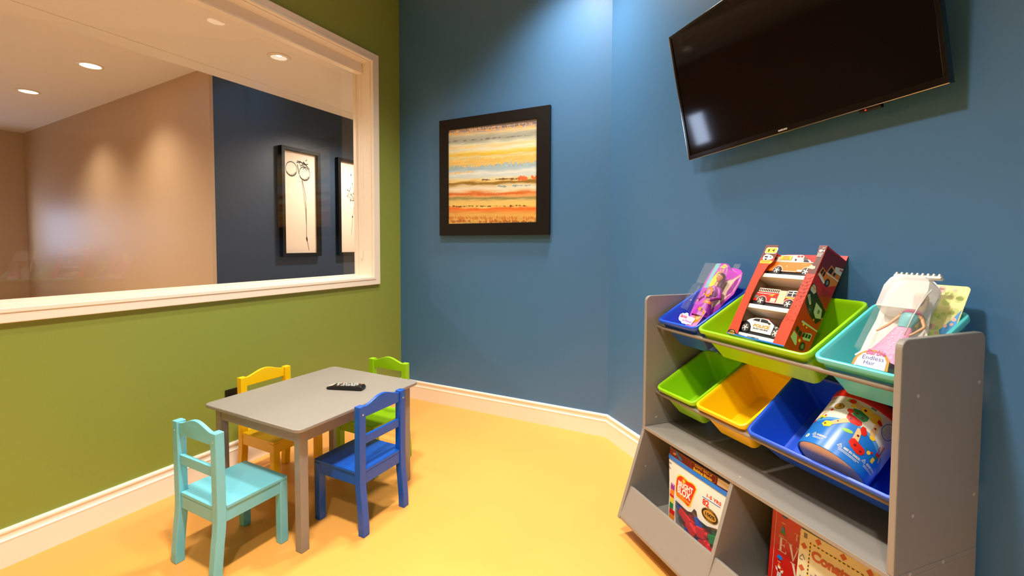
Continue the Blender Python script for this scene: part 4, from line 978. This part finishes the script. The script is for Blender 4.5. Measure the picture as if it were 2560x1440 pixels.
top = [(w0 + (w1_ - w0) * k / N, .1695) for k in range(N + 1)]
wave = lambda x: .103 - .020 * ((x + .01) / .09) ** 2 + .006 * math.sin(x * 30)
bot = [(x, max(.052, wave(x))) for x, _ in top]
d.poly(bot + top[::-1]); d.build('white_label', M['white'], t, cyl, .0003, ST)
d = Dec()
d.poly([(x, max(.05, wave(x)) - .0005) for x, _ in top[4:-4]] + [(x, max(.047, wave(x) - .004 - .010 * abs(x) / .1)) for x, _ in top[4:-4]][::-1]); d.build('sky_band', M['skyblue'], t, cyl, .0003, ST)
# robot figure built from wooden pieces (printed)
d = Dec(); d.ell(-.037, .160, .0075, .006); d.ell(-.0005, .075, .012, .005, 10); d.build('pale_green_parts', mat('spring_green_print', (150, 200, 70), .4), t, cyl, .0006, ST)
d = Dec(); d.poly([(-.036, .164), (-.024, .165), (-.004, .158), (.004, .150), (.000, .143), (-.012, .147), (-.030, .153)]); d.poly([(-.052, .070), (-.048, .078), (-.012, .112), (-.002, .106), (-.008, .098), (-.034, .074), (-.044, .064)]); d.poly([(.012, .097), (.022, .098), (.030, .066), (.028, .058), (.016, .060)]); d.poly([(.036, .135), (.046, .134), (.050, .104), (.044, .098), (.036, .104)]); d.build('wooden_limbs', M['wood'], t, cyl, .0007, ST)
d = Dec(); d.poly([(-.006, .155), (.004, .161), (.020, .157), (.022, .148), (.016, .139), (.000, .141)]); d.ell(.031, .145, .0135, .0135); d.poly([(-.062, .066), (-.058, .078), (-.046, .080), (-.036, .074), (-.038, .064), (-.052, .059)]); d.ell(.048, .097, .007, .006); d.ell(-.022, .147, .006, .005); d.build('yellow_parts', M['ylw'], t, cyl, .0009, ST)
d = Dec(); d.poly([(-.018, .141), (-.004, .144), (.018, .137), (.020, .127), (.014, .118), (-.008, .122), (-.020, .130)]); d.rect(.010, .022, .164, .168); d.build('green_parts', M['greenp'], t, cyl, .0010, ST)
d = Dec(); d.poly([(-.022, .126), (-.008, .121), (.012, .117), (.016, .108), (.010, .100), (-.006, .099), (-.020, .108)]); d.ell(-.021, .131, .008, .006); d.poly([(.018, .108), (.026, .108), (.034, .097), (.034, .088), (.026, .086), (.018, .096)]); d.poly([(.014, .062), (.020, .067), (.034, .062), (.050, .058), (.054, .050), (.050, .040), (.040, .036), (.024, .042), (.014, .050)]); d.ell(-.030, .160, .0085, .007); d.poly([(.036, .150), (.044, .147), (.050, .141), (.046, .136), (.036, .140)]); d.build('red_parts', M['red'], t, cyl, .0011, ST)
d = Dec()
for x, y, r_ in ((.004, .150, .0032), (-.006, .131, .003), (.008, .127, .003), (-.010, .110, .0032), (.022, .078, .0028), (.041, .122, .0026), (.028, .052, .0032), (.044, .047, .0028), (-.054, .069, .0026), (-.030, .088, .0018)): d.ell(x, y, r_)
d.build('peg_holes', M['darkred'], t, cyl, .0014, ST)
d = Dec(); d.ell(-.052, .1335, .0125, .0095); d.build('gold_seal', M['gold'], t, cyl, .0007, ST)
d = Dec(); d.ring(-.052, .1335, .0125, .0095, .0012); d.text('52', -.052, .1362, .006, bold=.0002); d.text('PIECES', -.052, .1308, .0045); d.build('seal_text', M['ink'], t, cyl, .0010, ST)
d = Dec(); d.text('BATTERY', -.108, .160, .014, shear=.2); d.build('brand_text', mat('dark_green_ink', (20, 50, 40), .5), t, cyl, .0007, ST)
d = Dec(); d.line([(-.100, .146), (-.068, .148)], .001); d.line([(-.096, .142), (-.072, .144)], .001); d.build('small_print', M['greyp'], t, cyl, .0007, ST)
d = Dec(); d.text('MISE EN GARDE :', .035, .0285, .0085, bold=.0003, width=.042); d.text('ADVERTENCIA', .088, .0345, .0085, bold=.0003, width=.034); d.text('WARNING', -.040, .0285, .0085, bold=.0003, width=.026)
for x, y in ((.005, .0295), (.063, .0355), (-.060, .0295)): d.line([(x - .005, y - .004), (x, y + .005), (x + .005, y - .004), (x - .005, y - .004)], .0011); d.rect(x - .0005, x + .0005, y - .0025, y + .002)
for x, y, w_ in ((.030, .0215, .052), (.028, .018, .044), (.086, .0275, .040), (.084, .024, .034), (-.046, .0220, .030), (-.048, .0185, .024)):
    d.line([(x - w_ / 2, y), (x + w_ / 2, y)], .0013)
d.build('warning_text', M['white'], t, cyl, .0007, ST)
d = Dec(); d.ell(-.079, .0205, .0065, .0065); d.build('age_badge', M['white'], t, cyl, .0006, ST)
d = Dec(); d.text('3+', -.079, .0205, .006, bold=.0002); d.build('age_text', M['ink'], t, cyl, .0010, ST)
d = Dec(); d.ring(.070, .140, .018, .022, .0018); d.build('oval_ring', M['bluep'], t, cyl, .0007, ST)
d = Dec()
for k in range(6): d.line([(.058, .152 - k * .005), (.080, .152 - k * .005)], .0009)
d.build('oval_text', M['greyp'], t, cyl, .0007, ST)
# little vehicles printed left and right of the robot
d = Dec(); d.line([(-.100, .074), (-.080, .108), (-.066, .118)], .003); d.line([(-.094, .078), (-.076, .108)], .002); d.poly([(.078, .100), (.083, .101), (.098, .062), (.094, .060)]); d.build('small_wooden_bars', M['wood'], t, cyl, .0007, ST)
d = Dec(); d.ell(-.098, .074, .005); d.ell(-.064, .118, .004); d.ell(-.070, .096, .003); d.line([(.080, .066), (.074, .095)], .002); d.line([(.088, .070), (.084, .104)], .002); d.rect(.076, .086, .070, .078); d.ell(.066, .066, .003); d.build('small_red_parts', M['red'], t, cyl, .0009, ST)
d = Dec(); d.rect(-.090, -.070, .088, .095); d.ell(-.068, .090, .004); d.ell(.060, .060, .005); d.ell(.078, .052, .005); d.rect(.074, .083, .046, .060); d.build('small_yellow_parts', M['ylw'], t, cyl, .0008, ST)
d = Dec(); d.ell(-.078, .085, .004); d.rect(.078, .086, .062, .069); d.ell(.053, .064, .0025); d.build('small_green_parts', M['greenp'], t, cyl, .0010, ST)

# ------------------------------------------------------------------ bag of building blocks
GM = at(.12, .325, .0762, R(4))
t = thing('block_bag', 'clear and white zip bag of big toy blocks in the left cubby', 'bag', GM)
def hb(a, b):
    u_ = max(0., min(1., (a - .01) / .315)); v_ = max(0., min(1., b / .30))
    return .016 * (max(0, math.sin(PI * u_)) ** .6) * (max(0, math.sin(PI * (.12 + .80 * v_))) ** .7) - .004 * math.sin(a * 70 + b * 20) * (1 - v_) * .5
bag = lambda a, b, h: (a, -hb(a, b) - h, b)
edge = [(.1086, .0), (.1086, .0077), (.0993, .0305), (.0791, .0473), (.0726, .0853), (.0698, .1319), (.1107, .1318), (.1400, .1300), (.1560, .1350), (.1685, .1542), (.1811, .1521), (.187, .1343), (.2000, .1310), (.2300, .1290), (.2633, .1400), (.322, .150)]
left = [(.033, 0), (.0334, .0305), (.0321, .1283), (.0228, .1893), (.008, .2551), (.0079, .2783)]
d = Dec(); d.poly([(.033, 0)] + edge + [(.322, .275), (.0079, .2783)] + left[1:-1][::-1]); d.build('printed_front', M['white'], t, bag, 0, .012)
d = Dec(); d.poly(edge + [(.322, 0)]); d.build('clear_window', M['clear'], t, bag, 0, .012)
d = Dec(); d.poly([(.0079, .2783), (.322, .275), (.322, .303), (.20, .306), (.010, .304)]); d.build('red_header', M['darkred'], t, bag, 0, .012)
d = Dec(); d.poly([(.0079, .262), (.10, .2640), (.20, .2640), (.322, .2605), (.322, .277), (.20, .2785), (.10, .2785), (.0079, .2785)]); d.build('zip_strip', M['bluep'], t, bag, .003, .012)
mb = MB(); G_ = 14; vs = []; fs = []
for i_ in range(G_ + 1):
    for j_ in range(G_ + 1):
        u_, v_ = i_ / G_, j_ / G_; x = .033 * (1 - v_) + .0079 * v_ + (.322 - (.033 * (1 - v_) + .0079 * v_)) * u_
        vs.append((x, .085 * math.sin(PI * u_) ** .4 * (1 - v_) ** .5 + .001, .304 * v_))
for i_ in range(G_):
    for j_ in range(G_): fs.append((i_ * (G_ + 1) + j_, (i_ + 1) * (G_ + 1) + j_, (i_ + 1) * (G_ + 1) + j_ + 1, i_ * (G_ + 1) + j_ + 1))
mb.add(vs, fs); mb.build('bag_back', M['white'], t, smooth=True)
d = Dec(); d.poly([(.066, .165), (.064, .190), (.066, .216), (.074, .228), (.088, .235), (.105, .236), (.125, .232), (.150, .236), (.166, .233), (.174, .224), (.168, .208), (.160, .185), (.154, .165), (.150, .150), (.138, .144), (.120, .149), (.098, .150), (.074, .149)]); d.build('logo_border', M['ylw'], t, bag, .0006, .012)
d = Dec(); d.poly([(.070, .167), (.068, .190), (.070, .214), (.078, .224), (.089, .231), (.105, .232), (.125, .228), (.150, .232), (.163, .229), (.169, .222), (.164, .208), (.156, .185), (.150, .166), (.146, .154), (.138, .148), (.120, .153), (.098, .154), (.076, .153)]); d.build('logo_field', M['red'], t, bag, .001, .012)
d = Dec(); d.poly([(.073, .156), (.147, .155), (.149, .162), (.110, .168), (.073, .165)]); d.build('logo_swoosh', M['orange'], t, bag, .0013, .012)
d = Dec(); d.text('BRIGHT', .118, .2040, .026, rot=4, bold=.0012, width=.078); d.text('BLOX', .112, .1800, .032, rot=2, bold=.0016, width=.072); d.build('logo_text', M['white'], t, bag, .0017, .012)
d = Dec(); d.ell(.109, .221, .0055); 
for k in range(10): d.line([(.109 + .0065 * math.cos(R(36 * k)), .221 + .0065 * math.sin(R(36 * k))), (.109 + .0105 * math.cos(R(36 * k)), .221 + .0105 * math.sin(R(36 * k)))], .0015)
d.build('logo_sun', M['ylw'], t, bag, .0018, .012)
d = Dec(); d.text('GIANT BAG of', .187, .2965, .0125, bold=.0001, width=.080); d.text('Building Blocks', .187, .2840, .0135, bold=.0004, width=.086); d.build('header_text', M['ylw'], t, bag, .0008, .012)
d = Dec(); d.line(rrect(.128, .244, .2790, .3030, .009, 4) + [rrect(.128, .244, .2790, .3030, .009, 4)[0]], .0011); d.build('header_outline', M['gold'], t, bag, .0008, .012)
d = Dec(); d.rect(.252, .300, .280, .3025); d.build('header_note', M['cream'], t, bag, .0008, .012)
d = Dec(); d.ell(.05, .295, .012, .006, 20); d.ell(.072, .288, .014, .006, -20); d.build('header_blocks', M['bluep'], t, bag, .0008, .012)
d = Dec(); d.ell(.040, .290, .009, .004, 10); d.build('header_blocks_yellow', M['orange'], t, bag, .0009, .012)
d = Dec(); d.text('1-5 YRS', .246, .2265, .015, bold=.0004, width=.060); d.text('82', .217, .2000, .027, bold=.0009); d.build('age_text', M['red'], t, bag, .0008, .012)
d = Dec(); d.line([(.200, .2145), (.276, .2160)], .0024); d.build('age_rule', M['bluep'], t, bag, .0008, .012)
d = Dec(); d.ell(.238, .168, .0350, .0225); d.build('quality_seal', M['ink'], t, bag, .0008, .012)
d = Dec(); d.ell(.238, .168, .0265, .0150); d.ring(.238, .168, .0335, .0210, .0010); d.build('seal_field', M['gold'], t, bag, .0012, .012)
d = Dec(); d.text('100%', .238, .168, .016, bold=.0005, width=.040); d.build('seal_number', M['ink'], t, bag, .0016, .012)
d = Dec(); d.text('PREMIUM QUALITY', .238, .1862, .0048, bold=.0002, width=.032); d.text('GUARANTEE', .238, .1498, .0048, bold=.0002, width=.030); d.build('seal_rim_text', M['gold'], t, bag, .0016, .012)
d = Dec(); d.text('build', .016, .247, .012); d.text('like', .019, .229, .012); d.build('corner_text', M['ink'], t, bag, .0006, .012)
cols = [('purple', M['purple'], .160, .176), ('orange', M['orange'], .142, .159), ('red', M['red'], .132, .141), ('yellow', M['ylw'], .112, .131), ('green', M['greenp'], .090, .111), ('red', M['red'], .072, .089), ('orange', M['orange'], .050, .071), ('blue', M['bluep'], .022, .049), ('red', M['red'], .004, .021)]
for nm, m_, z0, z1 in cols:
    x0 = .0345 + max(0, (.16 - z0)) * -.00 ; d = Dec(); x1 = .060 if z0 > .08 else .070
    d.rect(.0385 - (.002 if z0 > .13 else -.001), x1, z0, z1)
    if nm == 'purple':
        for k in range(3): d.rect(.0375 + k * .0085, .0375 + k * .0085 + .005, z1, z1 + .006)
    d.build('tower_print_' + nm, m_, t, bag, .0006, .012)
# loose blocks behind the clear window
def block(x, y, z, lx, lz, m, label, rot=0., ly=.031):
    o_ = GM @ Matrix.Translation((x, y, z)) @ Matrix.Rotation(R(rot), 4, 'Y')
    mb = MB(); mb.box(-lx / 2, lx / 2, -ly / 2, ly / 2, -lz / 2, lz / 2)
    o = mb.build('building_block', m, None, bevel=.0035, seg=3); o.matrix_world = o_
    tag(o, label, 'block', 'toy blocks inside the zip bag')
    n_ = max(1, round(lx / .032)); 
    mb = MB()
    for k in range(n_): mb.lathe([(0, lz / 2), (.0095, lz / 2), (.0095, lz / 2 + .009), (.008, lz / 2 + .0105), (0, lz / 2 + .0105)], 20, Matrix.Translation(((k - (n_ - 1) / 2) * (lx / n_), 0, 0)))
    s2 = mb.build('stud', m, o); smooth_by_angle(s2, 40)
    return o
mr, mbl, mg, my = mat('block_red', (226, 28, 30), .22), mat('block_blue', (32, 84, 190), .22), mat('block_green', (20, 130, 64), .22), mat('block_yellow', (240, 180, 30), .22)
block(.086, .012, .116, .030, .030, mbl, 'round-studded blue block at the top left of the bag window', 12)
block(.112, .010, .094, .058, .030, mr, 'long red block tilted below the blue one at the top left of the bag window', 24)
block(.126, .030, .122, .060, .012, my, 'thin yellow block crossing behind the red ones high in the bag window', 36)
block(.178, .012, .110, .034, .034, mbl, 'blue block under the bag seal, middle of the window', -30)
block(.146, .010, .068, .050, .032, mr, 'red block in the middle of the bag window', 30)
block(.192, .008, .082, .036, .034, mr, 'red block right of the middle in the bag window, stud to the right', 78)
block(.206, .010, .048, .034, .034, mr, 'lower red block right of the middle in the bag window', 70)
block(.244, .014, .088, .040, .030, mg, 'green block at the right edge of the bag window', -20)
block(.252, .024, .056, .044, .028, mg, 'darker-lying green block at the lower right of the bag window', 8)
block(.236, .010, .027, .046, .034, mr, 'red block at the bottom right corner of the bag window', 20)
block(.146, .024, .036, .080, .046, mbl, 'large blue block across the bottom of the bag window', -14)
block(.106, .030, .056, .040, .034, mr, 'dark-lying red block at the left edge of the bag window', 40)
block(.216, .040, .112, .060, .020, my, 'yellow block behind the green one near the bag seal', -12)
block(.282, .020, .030, .040, .034, mbl, 'blue block in the far right corner of the bag window', 10)

# ------------------------------------------------------------------ two picture books
def book(o_, w, h, th_, cover, label, name='picture_book'):
    t = thing(name, label, 'book', o_, 'picture books in the right cubby')
    mb = MB(); mb.box(0, w, 0, .0024, 0, h); mb.box(0, w, th_ - .0024, th_, 0, h); mb.box(0, .0024, .0024, th_ - .0024, 0, h); mb.build('cover', cover, t, bevel=.0008)
    mb = MB(); mb.box(.0026, w - .004, .0026, th_ - .0026, .003, h - .003); mb.build('pages', M['pages'], t)
    return t
t = book(at(.530, .270, .0762, R(3.5), R(5), R(.7)), .225, .298, .014, M['bookred'], 'red picture book with white capital letters, leaning at the left in the right cubby')
bk = flat; dz = .0038
d = Dec(); d.line([(.0128, .0), (.0128, .298)], .0010)
def serif(d, ch, x, z, s):
    L = {'E': [(0, 0, .58, .05), (0, .95, .58, 1), (.10, 0, .24, 1), (.10, .47, .44, .53), (.54, 0, .58, .2), (.54, .8, .58, 1), (.41, .38, .45, .62)],
         'T': [(0, .95, .7, 1), (.28, 0, .42, 1), (.18, 0, .52, .05), (0, .78, .04, 1), (.66, .78, .70, 1)]}
    if ch in L:
        for a, b, c, e_ in L[ch]: d.rect(x + a * s, x + c * s, z + b * s, z + e_ * s)
    if ch == 'V' or ch == 'W':
        for o_ in ((0,) if ch == 'V' else (0, .5)):
            x0 = x + o_ * s
            d.poly([(x0 + .08 * s, z + s), (x0 + .24 * s, z + s), (x0 + .46 * s, z + .16 * s), (x0 + .40 * s, z)]); d.poly([(x0 + .66 * s, z + s), (x0 + .72 * s, z + s), (x0 + .44 * s, z), (x0 + .38 * s, z)])
            d.rect(x0, x0 + .32 * s, z + .95 * s, z + s); d.rect(x0 + .56 * s, x0 + .82 * s, z + .95 * s, z + s)
serif(d, 'E', .0255, .1630 + dz, .042); serif(d, 'V', .0520, .1560 + dz, .046); serif(d, 'E', .090, .1600 + dz, .042); serif(d, 'T', .070, .2200 + dz, .020); serif(d, 'W', .064, .1060 + dz, .046); serif(d, 'T', .088, .2200 + dz, .020)
d.line([(.082, .256), (.094, .256)], .0014)
for x0, x1, z in ((.029, .042, .2520), (.025, .040, .2120), (.0265, .036, .1340), (.022, .036, .0720)): d.line([(x0, z), (x1, z)], .0016)
d.build('title_text', M['cream'], t, bk, .0004)
d = Dec(); d.poly([(.0362, .2480), (.030, .2300), (.0275, .2180), (.034, .2215), (.0435, .2165), (.0425, .2300)]); d.build('tree_picture', M['greenp'], t, bk, .0005)
d = Dec(); d.poly([(.0362, .2450), (.0325, .2300), (.0405, .2290)]); d.ell(.033, .1480, .0085, .0062); d.rect(.031, .046, .2690, .2715); d.rect(.031, .046, .2740, .2765); d.build('blue_pictures', M['bluep'], t, bk, .0007)
d = Dec(); d.line([(.030, .1420), (.029, .1370)], .0012); d.line([(.036, .1420), (.037, .1370)], .0012); d.rect(.031, .046, .2715, .2740)
for k in range(14): d.rect(.030 + (k % 4) * .003, .0315 + (k % 4) * .003, .092 + (k // 4) * .006, .0945 + (k // 4) * .006)
d.line([(.038, .094), (.050, .090)], .004); d.build('dark_pictures', M['ink'], t, bk, .0009)
d = Dec(); d.ell(.033, .1190, .0045); d.poly([(.028, .112), (.022, .118), (.024, .108), (.030, .104)]); d.poly([(.038, .112), (.046, .116), (.046, .108), (.038, .104)]); d.poly([(.029, .104), (.040, .104), (.043, .090), (.028, .088)]); d.build('figure_clothes', M['white'], t, bk, .0007)
d = Dec(); d.poly([(.028, .122), (.031, .131), (.038, .122)]); d.ring(.0415, .114, .005, .005, .0012); d.build('figure_hat', M['orange'], t, bk, .0008)

t = book(at(.6320, .2940, .0762, R(4), R(6), R(1.6)), .240, .285, .012, M['bookcream'], 'cream picture book with orange title and dashed yellow border before the red book')
d = Dec(); xb, zb_ = .0290, .2590
for k in range(24): d.rect(xb - .0014, xb + .0014, zb_ - k * .0105 - .0028, zb_ - k * .0105 + .0028)
for k in range(1, 20): d.rect(xb + k * .0105 - .0028, xb + k * .0105 + .0028, zb_ - .0014, zb_ + .0014)
d.build('border_dashes', M['ink'], t, bk, .0008)
d = Dec(); d.rect(xb - .0016, xb + .0016, .010, zb_ + .0016); d.rect(xb, .232, zb_ - .0016, zb_ + .0016); d.build('border_strip', M['ylw'], t, bk, .0005)
d = Dec(); d.text('Construction', .034, .2310, .035, bold=.0018, align='LEFT', width=.182); d.build('title_text', M['terracotta'], t, bk, .0006)
d = Dec()
for x, z in ((.0130, .2420), (.0120, .1800), (.0125, .1180), (.0125, .0560), (.048, .2740), (.110, .2740), (.17, .2740)): d.poly([(x - .0085, z), (x, z + .0095), (x + .0085, z), (x, z - .0095)])
d.build('diamond_signs', M['terracotta'], t, bk, .0005)
d = Dec(); d.line([(.004, .205), (.012, .218), (.018, .206)], .0022); d.rect(.004, .013, .2005, .204); d.rect(.010, .019, .265, .279); d.build('crane_picture', M['greyp'], t, bk, .0006)
d = Dec(); d.line([(.012, .158), (.010, .150), (.004, .140), (.006, .128)], .0010); d.line([(.009, .158), (.013, .148), (.018, .136), (.015, .126)], .0010); d.build('tool_picture', M['ink'], t, bk, .0006)
d = Dec()
for x in (.050, .110): d.rect(x - .0025, x + .0025, .09, .186)
for z in (.176, .158, .140, .122, .104): d.line([(.036, z), (.150, z)], .0030)
d.line([(.112, .168), (.170, .160)], .0024); d.line([(.040, .150), (.054, .146)], .0015); d.build('scaffold_picture', mat('mauve_print', (160, 124, 116), .5), t, bk, .0006)

# ------------------------------------------------------------------ camera and output look
cam = bpy.data.cameras.new('camera'); co = bpy.data.objects.new('camera', cam); COL.objects.link(co); S.camera = co
cam.sensor_width = 36; cam.sensor_fit = 'HORIZONTAL'; cam.lens = 1141.7039 * 36 / 2560; cam.shift_x = 0; cam.shift_y = (657.4214 - 720) / 2560
cam.clip_start = .02
yw, pt, rl = R(27.5046), R(-2.3406), R(.2145)
fw = Vector((-math.sin(yw) * math.cos(pt), math.cos(yw) * math.cos(pt), math.sin(pt)))
rt = Vector((math.cos(yw), math.sin(yw), 0)); up_ = rt.cross(fw)
r2 = rt * math.cos(rl) + up_ * math.sin(rl); u2 = -rt * math.sin(rl) + up_ * math.cos(rl)
mw = Matrix((r2, u2, -fw)).transposed().to_4x4(); mw.translation = Vector((2.3220, -2.6483, 1.1471)); co.matrix_world = mw
w = bpy.data.worlds.new('world'); S.world = w; w.use_nodes = True
w.node_tree.nodes['Background'].inputs[0].default_value = (.9, .95, 1, 1); w.node_tree.nodes['Background'].inputs[1].default_value = .0
S.view_settings.view_transform = 'Standard'; S.view_settings.look = 'None'; S.view_settings.gamma = 1; S.view_settings.use_curve_mapping = False
S.view_settings.exposure = 0.12
